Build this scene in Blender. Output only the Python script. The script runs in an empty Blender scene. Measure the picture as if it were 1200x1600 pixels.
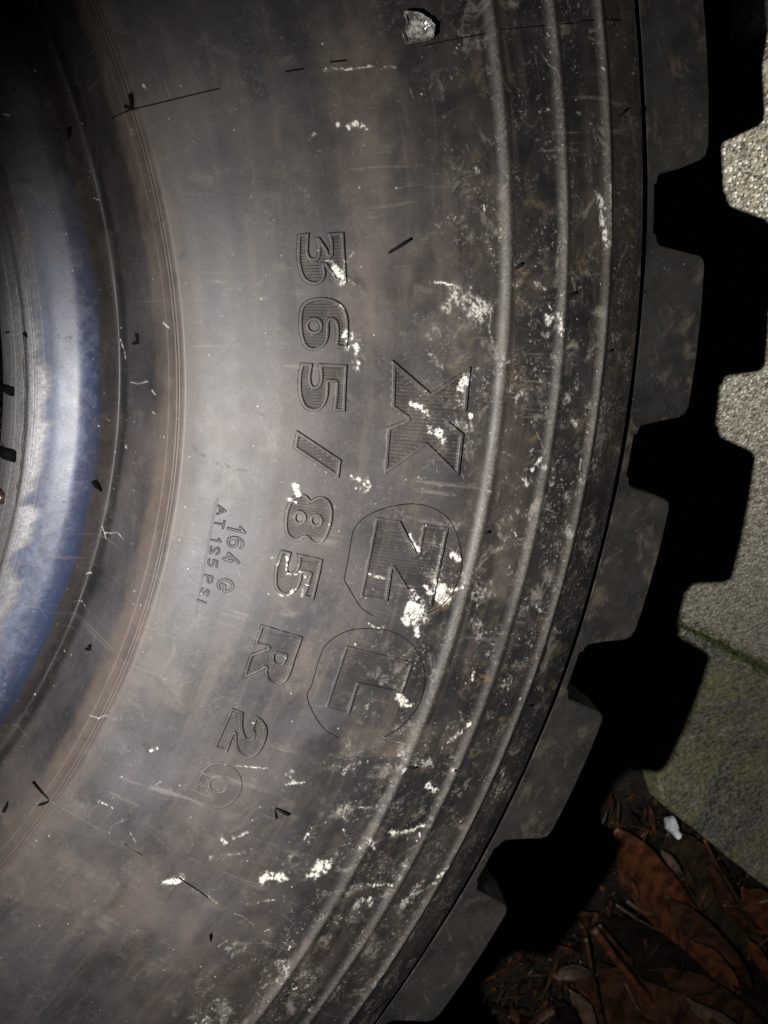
import bpy, math, random
import numpy as np
from mathutils import Matrix, Vector

random.seed(7)
rng = np.random.default_rng(7)
S = bpy.context.scene
COL = S.collection

# ------------------------------------------------------------------ camera
CAM_R = np.array([[0.86555, 0.45398, -0.21140], [-0.37107, 0.85992, 0.35035], [0.34084, -0.22480, 0.91286]])
CAM_P = np.array([0.26925146, -0.11917774, 0.61666999])
FOC = 1161.914                       # focal length in pixels of the 1200 x 1600 photograph
def _rot(w):
    w = np.array(w); th = np.linalg.norm(w); k = w / th
    K = np.array([[0, -k[2], k[1]], [k[2], 0, -k[0]], [-k[1], k[0], 0]])
    return np.eye(3) + np.sin(th) * K + (1 - np.cos(th)) * K @ K
CAM_R = _rot([-0.30717325, -0.29231841, -0.43761965])
cd = bpy.data.cameras.new("camera"); cam = bpy.data.objects.new("camera", cd); COL.objects.link(cam)
M = Matrix([[*CAM_R[i], CAM_P[i]] for i in range(3)] + [[0, 0, 0, 1]])
cam.matrix_world = M
cd.sensor_width = 36; cd.sensor_fit = 'AUTO'; cd.lens = FOC * 36 / 1600
cd.clip_start = 0.01; cd.clip_end = 200
cd.dof.use_dof = True; cd.dof.focus_distance = 0.285; cd.dof.aperture_fstop = 26
S.camera = cam
S.render.resolution_x, S.render.resolution_y = 768, 1024

# ------------------------------------------------------------------ night sky, torch
W = bpy.data.worlds.new("World"); S.world = W; W.use_nodes = True
nt = W.node_tree
sky = nt.nodes.new('ShaderNodeTexSky'); sky.sky_type = 'NISHITA'; sky.sun_disc = False
sky.sun_elevation = math.radians(-4); sky.sun_rotation = math.radians(200)
nt.links.new(sky.outputs[0], nt.nodes['Background'].inputs[0])
nt.nodes['Background'].inputs[1].default_value = 0.05
ld = bpy.data.lights.new("torch", 'SPOT'); lamp = bpy.data.objects.new("torch", ld); COL.objects.link(lamp)
LIGHT = np.array([0.1666, -0.1313, 0.5956])
lamp.location = LIGHT
ld.energy = 35.0; ld.color = (1.0, 0.972, 0.935); ld.shadow_soft_size = 0.0022
ld.spot_size = math.radians(120); ld.spot_blend = 1.0
aim = Vector((0.44, -0.39, 0.34)) - Vector(LIGHT)
lamp.rotation_euler = aim.to_track_quat('-Z', 'Y').to_euler()
S.view_settings.view_transform = 'Standard'; S.view_settings.look = 'None'
S.view_settings.exposure = 0; S.view_settings.gamma = 1
try: S.view_settings.use_curve_mapping = False
except Exception: pass
S.cycles.max_bounces = 6

# ------------------------------------------------------------------ numeric helpers
def sstep(a, b, x):
    t = np.clip((x - a) / (b - a), 0, 1); return t * t * (3 - 2 * t)
def _hash(i, j, s):
    n = (i * 374761393 + j * 668265263 + s * 2147483647) & 0x7fffffff
    n = ((n ^ (n >> 13)) * 1274126177) & 0x7fffffff
    return ((n ^ (n >> 16)) & 0xffff) / 65535.0
def vnoise(x, y, s=0):
    xi = np.floor(x).astype(np.int64); yi = np.floor(y).astype(np.int64)
    fx = x - xi; fy = y - yi
    fx = fx * fx * (3 - 2 * fx); fy = fy * fy * (3 - 2 * fy)
    a = _hash(xi, yi, s); b = _hash(xi + 1, yi, s); c = _hash(xi, yi + 1, s); d = _hash(xi + 1, yi + 1, s)
    return (a * (1 - fx) + b * fx) * (1 - fy) + (c * (1 - fx) + d * fx) * fy
def fbm(x, y, s=0, o=4):
    v = 0; a = .5; t = 0
    for k in range(o):
        v = v + a * vnoise(x * 2**k + 13.7 * k, y * 2**k - 7.3 * k, s + k); t += a; a *= .55
    return v / t

# ------------------------------------------------------------------ tyre surface
ZK = np.array([(.2550, .2830), (.2562, .2970), (.2580, .3035), (.2602, .3088), (.2628, .3122), (.2655, .3140), (.2700, .3158), (.2760, .3176), (.2840, .3188),
               (.2890, .3178), (.2920, .3155), (.2955, .3120), (.2984, .3112), (.3012, .3160), (.3055, .3265), (.3100, .3370), (.3151, .3452), (.3230, .3490),
               (.3350, .3530), (.3500, .3566), (.3650, .3590), (.3900, .3614), (.4150, .3628), (.4341, .3631), (.4600, .3605), (.4827, .3565),
               (.4960, .3508), (.5093, .3440), (.5200, .3418), (.5468, .3392), (.5650, .3385)])
_rs = np.arange(.250, .570, .0001)
_z = np.interp(_rs, ZK[:, 0], ZK[:, 1])
_k = np.exp(-.5 * (np.arange(-50, 51) / 14.0)**2); _k /= _k.sum()
_zs = np.convolve(np.pad(_z, 50, mode='edge'), _k, 'valid')
_zs = np.where(_rs < .262, _z, _zs)
def zbase(r): return np.interp(r, _rs, _zs)
WC = np.array([(.2658, -1.2, 1.5, 0), (.29843, -2.3, 2.92, .02), (.3151, -4.6, .2, 1.65), (.36472, -3.4, .92, .47), (.43414, 1.17, .4, -.39),
               (.46002, .44, .09, -.16), (.48267, .71, .13, -.25), (.50934, .48, .22, -.19)])
def warp(r, th):
    d = np.degrees(th); d = (d + 180) % 360 - 180
    x = np.clip((d + 36) / 28, -1.15, 1.15)
    f = sstep(-100, -72, d) * (1 - sstep(0, 28, d))
    a, b, c = (np.interp(r, WC[:, 0], WC[:, i]) for i in (1, 2, 3))
    return (a * x * x + b * x + c) * .001 * f
def zfine(r, th):
    """moulded profile plus the fine rings, dents and cracks"""
    d = np.degrees(th); d = (d + 180) % 360 - 180
    z = zbase(r)
    z = z + .0007 * np.exp(-((r - .3151) / .0006)**2) - .0005 * np.exp(-((r - .3163) / .0006)**2)   # rim line
    z = z - .0010 * np.exp(-((r - .2975) / .0018)**2) * vnoise(d * .3, d * 0, 5)
    z = z + .0004 * np.exp(-((r - .2682) / .0004)**2) - .0004 * np.exp(-((r - .2690) / .0004)**2)
    cr = .2655 + .0006 * (vnoise(d * 1.3, d * 0, 9) - .5) + .0005 * (vnoise(d * 5, d * 0, 11) - .5)
    z = z - .0016 * np.exp(-((r - cr) / .00035)**2) * sstep(-39, -36, d) * (1 - sstep(-24, -20, d)) * (.3 + vnoise(d * 1.7, d * 0, 12))
    s = r * th
    z = z + .0005 * (fbm(s * 14, r * 14, 21, 2) - .5) + .00003 * (fbm(s * 160, r * 160, 22, 3) - .5)
    return z
def pos(r, th, h=0.0):
    rr = r + warp(r, th)
    return np.stack([rr * np.cos(th), rr * np.sin(th), zfine(r, th) + h], -1)
def inv(X, Y):
    th = np.arctan2(Y, X); rr = np.hypot(X, Y)
    r = rr - warp(rr, th); r = rr - warp(r, th)
    return r, th
def ray(px, py):
    d = np.array([(px - 600) / FOC, -(py - 800) / FOC, -1.0]); return CAM_R @ d
def on_tyre(px, py):
    """point of the tyre's upper side that the photograph shows at this pixel"""
    d = ray(px, py); z = .355
    for _ in range(12):
        t = (z - CAM_P[2]) / d[2]; X = CAM_P + d * t
        r, th = inv(X[0], X[1]); z = .5 * z + .5 * float(zbase(np.clip(r, .258, .56)))
    return np.array([X[0], X[1], z])
BANK = (-.0183, .5247, .5177)            # made-up steep rise of the paving, shaped to fit the tyre's shadow
def bank(x, y):
    p = np.minimum(BANK[0] + BANK[1] * x + BANK[2] * y, .46); h = (p + .11) / 2
    return h - .11 + np.sqrt(h * h + .0004)               # runs out onto level ground
def on_bank(px, py, off=0.0):
    d = ray(px, py); d = d / np.linalg.norm(d); ts = np.linspace(.3, 4, 800)
    X = CAM_P[None] + d[None] * ts[:, None]; g_ = X[:, 2] - bank(X[:, 0], X[:, 1]) - off
    k = int(np.argmax(g_ < 0)); f = g_[k - 1] / (g_[k - 1] - g_[k]); return X[k - 1] * (1 - f) + X[k] * f
def on_plane(px, py, z=0.0):
    d = ray(px, py); t = (z - CAM_P[2]) / d[2]; return CAM_P + d * t
def tyre_xy(pts): return np.array([on_tyre(*p)[:2] for p in pts])

# ------------------------------------------------------------------ mesh helpers
def link(name, me, mat=None, parent=None):
    o = bpy.data.objects.new(name, me); COL.objects.link(o)
    if mat is not None and len(me.materials) == 0: me.materials.append(mat)
    if parent is not None: o.parent = parent
    return o
def quads_mesh(name, V, Q, smooth=True):
    me = bpy.data.meshes.new(name); V = np.asarray(V, np.float32); Q = np.asarray(Q, np.int32)
    me.vertices.add(len(V)); me.vertices.foreach_set('co', V.ravel())
    me.loops.add(Q.size); me.loops.foreach_set('vertex_index', Q.ravel())
    me.polygons.add(len(Q)); me.polygons.foreach_set('loop_start', np.arange(0, Q.size, 4, dtype=np.int32))
    try: me.polygons.foreach_set('loop_total', np.full(len(Q), 4, np.int32))
    except Exception: pass
    me.polygons.foreach_set('use_smooth', np.full(len(Q), smooth))
    me.update(calc_edges=True); me.validate()
    return me
def grid_faces(n, m, close=False):
    i = np.arange(n - 1)[:, None]; j = np.arange(m if close else m - 1)[None, :]
    a = i * m + j; b = i * m + (j + 1) % m
    return np.stack([a, b, b + m, a + m], -1).reshape(-1, 4)
def poly_mesh(name, V, F, smooth=False):
    me = bpy.data.meshes.new(name); me.from_pydata([tuple(map(float, v)) for v in V], [], [tuple(int(i) for i in f) for f in F])
    if smooth: me.polygons.foreach_set('use_smooth', np.full(len(me.polygons), True))
    me.update(); return me
def tag(o, label=None, cat=None, group=None, kind=None):
    for k, v in (('label', label), ('category', cat), ('group', group), ('kind', kind)):
        if v: o[k] = v
    return o
def empty(name, loc=(0, 0, 0)):
    o = bpy.data.objects.new(name, None); COL.objects.link(o); o.location = loc; o.empty_display_size = .05; return o

# ------------------------------------------------------------------ dirt carried by the tyre (kept on its surface), with some painted shade and highlights
MARKS = []     # (channel, xy polyline, half width m, strength, raggedness)
MM = 1 / 4150.0
def mk(ch, pts, w, s=1.0, rag=1.0):
    MARKS.append((ch, tyre_xy(pts), w * .5 * MM, s, rag))
exec_marks = [
 # whitish dried splashes and scuffs: pixel path in the photograph, width, strength
 ('w', [(507,109),(520,107),(545,108),(585,103)], 5, 1.1), ('w', [(596,108),(602,105),(618,104)], 3, .9), ('w', [(510,92),(518,97),(535,96)], 3, .6),
 ('w', [(622,18),(612,38),(590,57),(565,74)], 4, .5), ('w', [(530,193)], 9, .9), ('w', [(546,199),(558,193),(570,199)], 9, 1.1), ('w', [(492,209),(484,217)], 5, .9),
 ('w', [(525,233)], 6, .7), ('w', [(535,178)], 4, .7), ('w', [(641,140),(645,152)], 4, .6), ('w', [(695,182),(745,148)], 3, .35), ('w', [(743,264),(748,267)], 9, .5, 1),
 ('w', [(523,420),(532,438)], 15, 1.1, .6), ('w', [(510,408),(520,409)], 4, .9), ('w', [(538,400),(536,436)], 6, 1.0), ('w', [(543,410),(552,395)], 5, .7), ('w', [(544,437),(560,447)], 6, .7),
 ('w', [(500,555),(505,545)], 5, .5), ('w', [(531,476),(540,488)], 6, 1.0), ('w', [(538,522),(543,545)], 10, 1.1, .8), ('w', [(552,520),(549,530)], 7, .8), ('w', [(555,540),(561,572)], 15, .75, 1.4),
 ('w', [(678,441),(693,442),(712,448)], 5, 1.2, .6), ('w', [(722,470),(735,480)], 46, .62, 1.5), ('w', [(700,478)], 24, .55, 1.5), ('w', [(680,515)], 26, .4, 1.5), ('w', [(757,470),(767,490),(764,515),(772,545)], 4, .8),
 ('w', [(720,607),(726,590)], 17, 1.0, 1.0), ('w', [(715,622)], 14, .7, 1.3), ('w', [(641,632),(658,636)], 9, .95, 1.2), ('w', [(662,642),(672,652)], 8, .9, 1.2), ('w', [(668,668),(672,676)], 9, .8, 1.2), ('w', [(684,676),(692,688)], 14, .9, 1.2),
 ('w', [(733,607)], 6, 1.2, .3), ('w', [(735,648),(736,652)], 7, 1.3, .3), ('w', [(716,666),(725,667)], 6, .9, .6), ('w', [(708,638),(720,632)], 4, .8),
 ('w', [(552,746)], 9, 1.0, .8), ('w', [(566,750),(572,765)], 17, .75, 1.4), ('w', [(556,763)], 5, 1.0), ('w', [(461,757),(464,768)], 13, 1.2, .8), ('w', [(452,780),(460,784)], 7, .8),
 ('w', [(575,896),(590,901),(604,904)], 6, .95, .8), ('w', [(640,838),(646,850),(652,860)], 9, 1.0, .8), ('w', [(552,876),(558,888),(568,890)], 3, .7), ('w', [(708,868),(716,874)], 11, 1.2, .6), ('w', [(720,918),(700,925)], 7, .9),
 ('w', [(648,958)], 38, 1.25, 1.0), ('w', [(650,978),(653,993)], 9, 1.1, .6), ('w', [(640,925),(650,935)], 13, .8, 1.3), ('w', [(690,918),(688,932),(698,938)], 25, 1.05, 1.1), ('w', [(665,915),(672,928)], 9, .9, 1.3),
 ('w', [(576,975),(590,982),(602,978)], 5, 1.1, .5), ('w', [(625,1088),(631,1096)], 16, 1.2, 1), ('w', [(637,1103),(645,1101)], 7, 1.1, .7), ('w', [(573,1107)], 11, .8, 1.4), ('w', [(566,1056),(570,1059)], 5, .25, 1.4), ('w', [(555,1007)], 6, 1.0, .5),
 ('w', [(447,870),(447,895),(457,897),(470,893),(478,903)], 5, 1.1, .9), ('w', [(440,868),(432,882)], 4, .8), ('w', [(432,928),(446,932),(462,918)], 5, 1.1, .7), ('w', [(474,918),(470,932)], 4, .9), ('w', [(432,1023),(445,1026)], 5, .8, 1.2),
 ('w', [(159,823),(163,832),(172,833),(184,832),(192,842)], 3, 1.2, .5), ('w', [(163,832),(166,842)], 3, 1.0), ('w', [(204,597),(215,600),(230,596)], 3, 1.1, .5), ('w', [(166,653),(172,658)], 3, 1.0), ('w', [(238,610),(242,617)], 4, 1.0, .4), ('w', [(116,940),(128,940),(134,948)], 3, .9), ('w', [(90,975)], 6, 1.1, .5),
 ('w', [(188,530),(194,548),(196,560)], 3, 1.0), ('w', [(255,504),(263,512)], 4, 1.2, .4), ('w', [(239,644),(241,646)], 4, 1.2, .3), ('w', [(196,695),(197,700)], 4, 1.2, .3), ('w', [(220,125),(227,138)], 5, .9, .5), ('w', [(137,280),(140,278)], 6, .7), ('w', [(207,205)], 9, .45),
 ('w', [(140,1118),(152,1121),(168,1118)], 3, 1.1, .5), ('w', [(236,1172),(244,1170)], 7, 1.0, .9), ('w', [(210,1177)], 3, 1.0), ('w', [(155,1252),(175,1262)], 5, .9, 1), ('w', [(244,1226),(252,1222)], 4, 1.0),
 ('w', [(170,1305),(174,1292),(185,1285),(205,1278)], 3, .7), ('w', [(203,1300),(213,1318)], 3, .8), ('w', [(245,1310),(268,1330)], 3, .5),
 ('w', [(262,1378),(284,1372)], 15, .95, 1.1), ('w', [(298,1390),(322,1398),(340,1412)], 4, .8, .8), ('w', [(366,1427),(380,1433),(397,1446)], 3, .8), ('w', [(340,1480),(355,1470)], 4, .9), ('w', [(413,1372),(440,1372)], 18, .85, 1.4), ('w', [(405,1377),(418,1362)], 6, .9),
 ('w', [(490,1368),(505,1352)], 26, .82, 1.1), ('w', [(413,1408),(434,1406)], 5, .9, 1), ('w', [(414,1455),(422,1452)], 4, 1.1, .5), ('w', [(450,1485),(455,1472)], 8, .6, 1.4), ('w', [(455,1210),(458,1222)], 18, .5, 1.3), ('w', [(446,1226),(460,1224),(476,1222)], 4, 1.2, .6),
 ('w', [(370,1197),(385,1198),(418,1201)], 4, 1.1, .6), ('w', [(345,1308),(352,1316)], 8, .7, 1.2), ('w', [(365,1310),(385,1302)], 7, .6, 1.2), ('w', [(330,1340),(395,1330)], 10, .4, 1.5), ('w', [(478,1309),(482,1303)], 7, .8, 1), ('w', [(536,1298)], 8, .9, 1), ('w', [(560,1262),(582,1262)], 5, .8, 1),
 ('w', [(935,298),(940,330),(945,375),(953,390)], 13, .75, 1.2), ('w', [(952,290),(953,388)], 7, .8, 1.0), ('w', [(985,275),(988,320)], 9, .3, 1.4), ('w', [(843,236),(857,220)], 4, .7), ('w', [(845,82),(855,98),(868,112),(875,132)], 4, .75, .7), ('w', [(877,165),(878,185)], 6, .9, .6), ('w', [(905,178)], 10, .45), ('w', [(827,200)], 5, .8), ('w', [(820,180),(822,172)], 4, .8), ('w', [(840,237),(862,235)], 3, .6),
 ('w', [(852,494),(862,498)], 17, .95, 1.2), ('w', [(872,488),(876,520)], 9, .8, 1.2), ('w', [(812,465)], 6, 1.0), ('w', [(828,490)], 6, .9), ('w', [(856,476),(862,484)], 4, 1.1), ('w', [(838,445),(850,450)], 9, .6, 1.5), ('w', [(920,400),(935,410)], 9, .4, 1.5), ('w', [(800,450),(812,440)], 8, .5, 1.5), ('w', [(833,700),(830,712)], 5, .9), ('w', [(845,715),(831,735)], 7, .85, 1), ('w', [(813,745),(826,755),(822,760)], 7, .9, 1), ('w', [(805,625),(815,612)], 11, .5, 1.4), ('w', [(830,658),(845,690),(850,705)], 4, .7, .7), ('w', [(893,655),(898,662)], 17, .62, 1.3), ('w', [(900,712),(912,700)], 6, .7, 1), ('w', [(908,716),(905,735)], 4, .9, .6), ('w', [(892,756),(897,751)], 4, 1.0, .5),
 ('w', [(740,1052),(738,1062)], 8, 1.0, .5), ('w', [(728,1067)], 5, 1.0, .4), ('w', [(843,938),(850,925),(862,905)], 6, .6, 1), ('w', [(836,945),(845,955)], 8, .6, 1), ('w', [(808,1030),(790,1058)], 5, .7, 1), ('w', [(826,985),(828,975)], 5, .8), ('w', [(800,1005),(815,1010)], 5, .5),
 ('w', [(700,1158),(722,1143),(734,1130)], 8, .75, 1.2), ('w', [(705,1072),(735,1100),(738,1115)], 5, .45, .8), ('w', [(630,1200)], 15, .8, .8), ('w', [(707,1202)], 13, .85, .8), ('w', [(668,1228),(680,1236)], 11, .9, 1.2), ('w', [(718,1242)], 9, .8, 1.1), ('w', [(665,1165)], 5, 1.1, .4), ('w', [(672,1158)], 5, 1.0, .4), ('w', [(610,1302),(640,1298),(660,1290)], 11, .72, 1.4), ('w', [(618,1308)], 25, .5, 1.3), ('w', [(575,1310),(585,1325)], 11, .8, 1.2), ('w', [(598,1358),(620,1340),(650,1320)], 4, .6, .5),
 ('w', [(563,1385),(588,1382),(612,1382)], 8, .7, 1.3), ('w', [(577,1405),(582,1418)], 10, .8, 1.2), ('w', [(628,1415),(648,1395)], 24, .6, 1.2), ('w', [(645,1390),(660,1378)], 14, .6, 1.2), ('w', [(685,1368),(700,1352)], 11, .8, 1.3), ('w', [(670,1385),(690,1372)], 10, .6, 1.3), ('w', [(592,1525),(605,1512)], 9, .5, 1.3), ('w', [(655,1460)], 8, .6, 1.3), ('w', [(498,1437),(512,1425)], 5, .7), ('w', [(545,1475),(562,1478)], 4, .6), ('w', [(470,1570),(490,1560)], 14, .35, 1.5), ('w', [(940,1010),(942,1020)], 5, .8), ('w', [(932,850),(945,858)], 6, .4, 1.3), ('w', [(958,830),(963,870)], 5, .35, 1.3), ('w', [(990,573),(1002,577)], 6, .45, 1), ('w', [(800,548),(810,512)], 5, .3),
 ('w', [(254,846),(300,850)], 5, .22, .8), ('w', [(252,893),(318,886)], 6, .26, .8), ('w', [(246,905),(300,915),(330,918)], 4, .2, .8), ('w', [(245,925),(320,908)], 5, .2, .8), ('w', [(290,690),(330,720),(385,735)], 8, .2, 1.2), ('w', [(300,930),(340,930),(400,935)], 10, .2, 1.2), ('w', [(265,1068),(282,1105)], 4, .3, .6), ('w', [(180,1183),(230,1197),(300,1210)], 14, .14, 1.0), ('w', [(0,1402),(80,1418),(180,1440)], 9, .16, .8), ('w', [(85,1480),(50,1560)], 30, .12, 1.2), ('w', [(90,1530),(140,1515)], 8, .16, 1.2), ('w', [(395,640),(412,650)], 4, .4), ('w', [(425,348),(465,362)], 5, .3, 1.0), ('w', [(300,296),(330,302)], 9, .22, .9),
 ('w', [(640,1165),(600,1153)], 3, .8, .5), ('w', [(640,1133),(650,1160)], 3, .7, .5),
 # brownish and tan stains
 ('b', [(560,60),(575,250),(570,480)], 90, .75, .8), ('b', [(230,1040),(270,1075)], 60, .42, .7), ('b', [(250,1000),(285,1110)], 20, .4, .8), ('b', [(120,1370),(170,1410)], 110, .6, .5), ('b', [(215,1350),(225,1430)], 55, .8, .7), ('b', [(110,1270),(40,1330)], 40, .7, .9),
 ('b', [(240,880),(215,960)], 14, 1.0, .7), ('b', [(700,1150),(560,1160)], 50, .45, 1.5), ('b', [(790,890),(785,920)], 40, .75, 1.4), ('b', [(760,300),(780,340)], 40, .4, 1.5), ('b', [(850,345),(855,330)], 14, .7, 1.2), ('b', [(720,480)], 60, .6, 1.4), ('b', [(680,515)], 40, .6, 1.4), ('b', [(450,1260),(460,1280)], 22, .7, 1.2), ('b', [(300,1520),(240,1510)], 24, .6, 1.3), ('b', [(290,1440),(300,1480)], 22, .6, 1.3), ('b', [(480,1470),(470,1540)], 18, .8, 1), ('b', [(325,1410),(350,1420)], 12, 1.0, .8), ('b', [(585,1290),(590,1310)], 20, .8, 1), ('b', [(720,1330),(740,1310)], 20, .7, 1), ('b', [(400,1340),(300,1330)], 60, .4, 1.4), ('b', [(470,1020),(480,1060)], 60, .55, 1.2), ('b', [(780,700),(800,760)], 20, .6, 1.4), ('b', [(850,590),(845,610)], 18, .7, 1), ('b', [(830,450),(850,440)], 30, .55, 1.4), ('b', [(640,700),(650,640)], 60, .45, 1.2), ('b', [(900,760),(880,850)], 25, .35, 1.4), ('b', [(1075,440),(1080,500)], 10, .5, 1.2),
 # stains with clear outlines: the tan panel low on the flank, the pale wedge beside the rim line
 ('B', [(75,1342),(110,1336),(128,1352),(145,1360),(172,1364),(188,1380),(192,1410),(188,1432),(178,1446),(120,1430),(60,1416),(0,1402),(0,1352),(40,1345)], 3, .62, .6), ('W', [(75,1342),(110,1336),(128,1352),(145,1360),(172,1364),(188,1380),(192,1410),(188,1432),(178,1446),(120,1430),(60,1416),(40,1400)], 20, .16, .6),
 ('B', [(196,1352),(252,1358),(246,1400),(232,1448),(200,1452),(194,1432),(196,1400)], 10, .75, .5), ('D', [(110,1290),(185,1312),(250,1350),(195,1352),(185,1368),(130,1352),(112,1336),(75,1340),(60,1300)], 24, .35, .8),
 ('B', [(203,1012),(232,1030),(262,1042),(285,1075),(293,1114),(262,1106),(238,1086),(214,1052)], 8, .5, .4), ('W', [(203,1012),(232,1030),(262,1042),(285,1075),(293,1114),(262,1106),(238,1086),(214,1052)], 24, .13, .6), ('D', [(225,1045),(262,1085),(288,1108),(262,1070)], 3, .5, .8), ('B', [(272,995),(276,1020),(262,1046),(250,1044),(266,1022)], 4, .85, .5), ('W', [(212,1018),(250,1028),(262,1036),(240,1038)], 4, .22, .5),
 ('B', [(470,1000),(482,1010),(488,1045),(478,1080),(468,1050),(462,1020)], 8, .7, .8), ('D', [(395,460),(420,480),(422,500),(405,515),(390,490),(360,430)], 6, .5, .8), ('D', [(415,500),(440,490),(450,505),(430,512)], 4, .55, .8), ('D', [(545,435),(565,437),(575,455),(560,452)], 4, .7, .6), ('D', [(505,1150),(530,1155),(538,1195),(512,1215),(500,1185)], 8, .6, .9), ('D', [(470,1265),(500,1270),(505,1305),(480,1310)], 8, .6, .9),
 # dark damp spots, then shade painted along the bead groove
 ('d', [(405,141)], 18, .8, .6), ('d', [(395,135),(415,140)], 14, .7, .7), ('d', [(14,202)], 24, .8, .5), ('d', [(40,280)], 14, .7, .6), ('d', [(40,258)], 8, .6, .6), ('d', [(60,330)], 10, .6, .7), ('d', [(283,400),(290,395)], 9, .8, .6), ('d', [(400,470),(420,530)], 34, .5, 1.2), ('d', [(335,235),(310,270)], 26, .5, 1.2), ('d', [(560,440),(540,430)], 15, .8, .8), ('d', [(515,1160),(510,1200)], 44, .7, 1.1), ('d', [(485,1280),(490,1300)], 40, .7, 1.1), ('d', [(225,1160),(230,1170)], 10, .8, .8), ('d', [(200,1260),(200,1310)], 16, .4, 1), ('d', [(385,370),(345,340)], 14, .35, 1.2), ('d', [(220,155),(270,110)], 26, .35, 1.2), ('d', [(155,890),(140,925)], 20, .9, .6), ('d', [(125,940),(90,1010),(45,1110)], 24, .9, .5), ('d', [(55,20),(95,90),(118,150)], 12, .9, .5), ('d', [(135,230),(165,360)], 14, .6, .6), ('d', [(188,510),(190,630)], 8, .9, .5),
]
for m in exec_marks:
    if m[0] == 'w' and m[2] <= 6: m = (m[0], m[1], m[2] * .85, (m[3] if len(m) > 3 else 1.0) * .72) + tuple(m[4:])
    mk(*m)
# loose crumbs and flecks scattered over the upper side, denser towards the ribs and along the bead
for _ in range(420):
    th = math.radians(-4 - 66 * random.random()); u = random.random()
    r = random.choice([random.uniform(.44, .505), random.uniform(.40, .505), random.uniform(.42, .50), random.uniform(.32, .50), random.uniform(.27, .30)])
    p = np.array([[r * math.cos(th), r * math.sin(th)]])
    if random.random() < .16:
        a = random.random() * 6.28; l = random.uniform(.0006, .0022); p = np.vstack([p, p + [[l * math.cos(a), l * math.sin(a)]]])
    MARKS.append(('w', p, random.choice([.00018, .00022, .00028, .0004]), random.uniform(.5, 1.2), .6))
for _ in range(230):   # soft lichen-like smears near the ribs
    th = math.radians(-22 - 46 * random.random()); r = random.uniform(.405, .503)
    a = random.random() * 6.28; l = random.uniform(.001, .008); p = np.array([[r * math.cos(th), r * math.sin(th)]])
    p = np.vstack([p, p + [[l * math.cos(a), l * math.sin(a)]]])
    MARKS.append((random.choice('wwwb'), p, random.uniform(.0008, .0035), random.uniform(.18, .55), 1.6))

def seg_dist(X, Y, P):
    if len(P) == 1: return np.hypot(X - P[0, 0], Y - P[0, 1])
    d = np.full(X.shape, 1e9)
    for a, b in zip(P[:-1], P[1:]):
        v = b - a; L = max(v @ v, 1e-14)
        t = np.clip(((X - a[0]) * v[0] + (Y - a[1]) * v[1]) / L, 0, 1)
        d = np.minimum(d, np.hypot(X - a[0] - t * v[0], Y - a[1] - t * v[1]))
    return d
def poly_sdf(X, Y, polys):
    """positive inside the first polygon and outside the others"""
    sd = None
    for k, P in enumerate(polys):
        d = np.full(X.shape, 1e9); ins = np.zeros(X.shape, bool); n = len(P)
        for i in range(n):
            a = P[i]; b = P[(i + 1) % n]; v = b - a; L = max(v @ v, 1e-14)
            t = np.clip(((X - a[0]) * v[0] + (Y - a[1]) * v[1]) / L, 0, 1)
            d = np.minimum(d, np.hypot(X - a[0] - t * v[0], Y - a[1] - t * v[1]))
            if (a[1] > b[1]) != (a[1] < b[1]) or a[1] != b[1]:
                c = ((a[1] > Y) != (b[1] > Y)) & (X < (b[0] - a[0]) * (Y - a[1]) / (b[1] - a[1] + 1e-15) + a[0])
                ins ^= c
        s = np.where(ins, d, -d)
        sd = s if k == 0 else np.minimum(sd, -s)
    return sd
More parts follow.
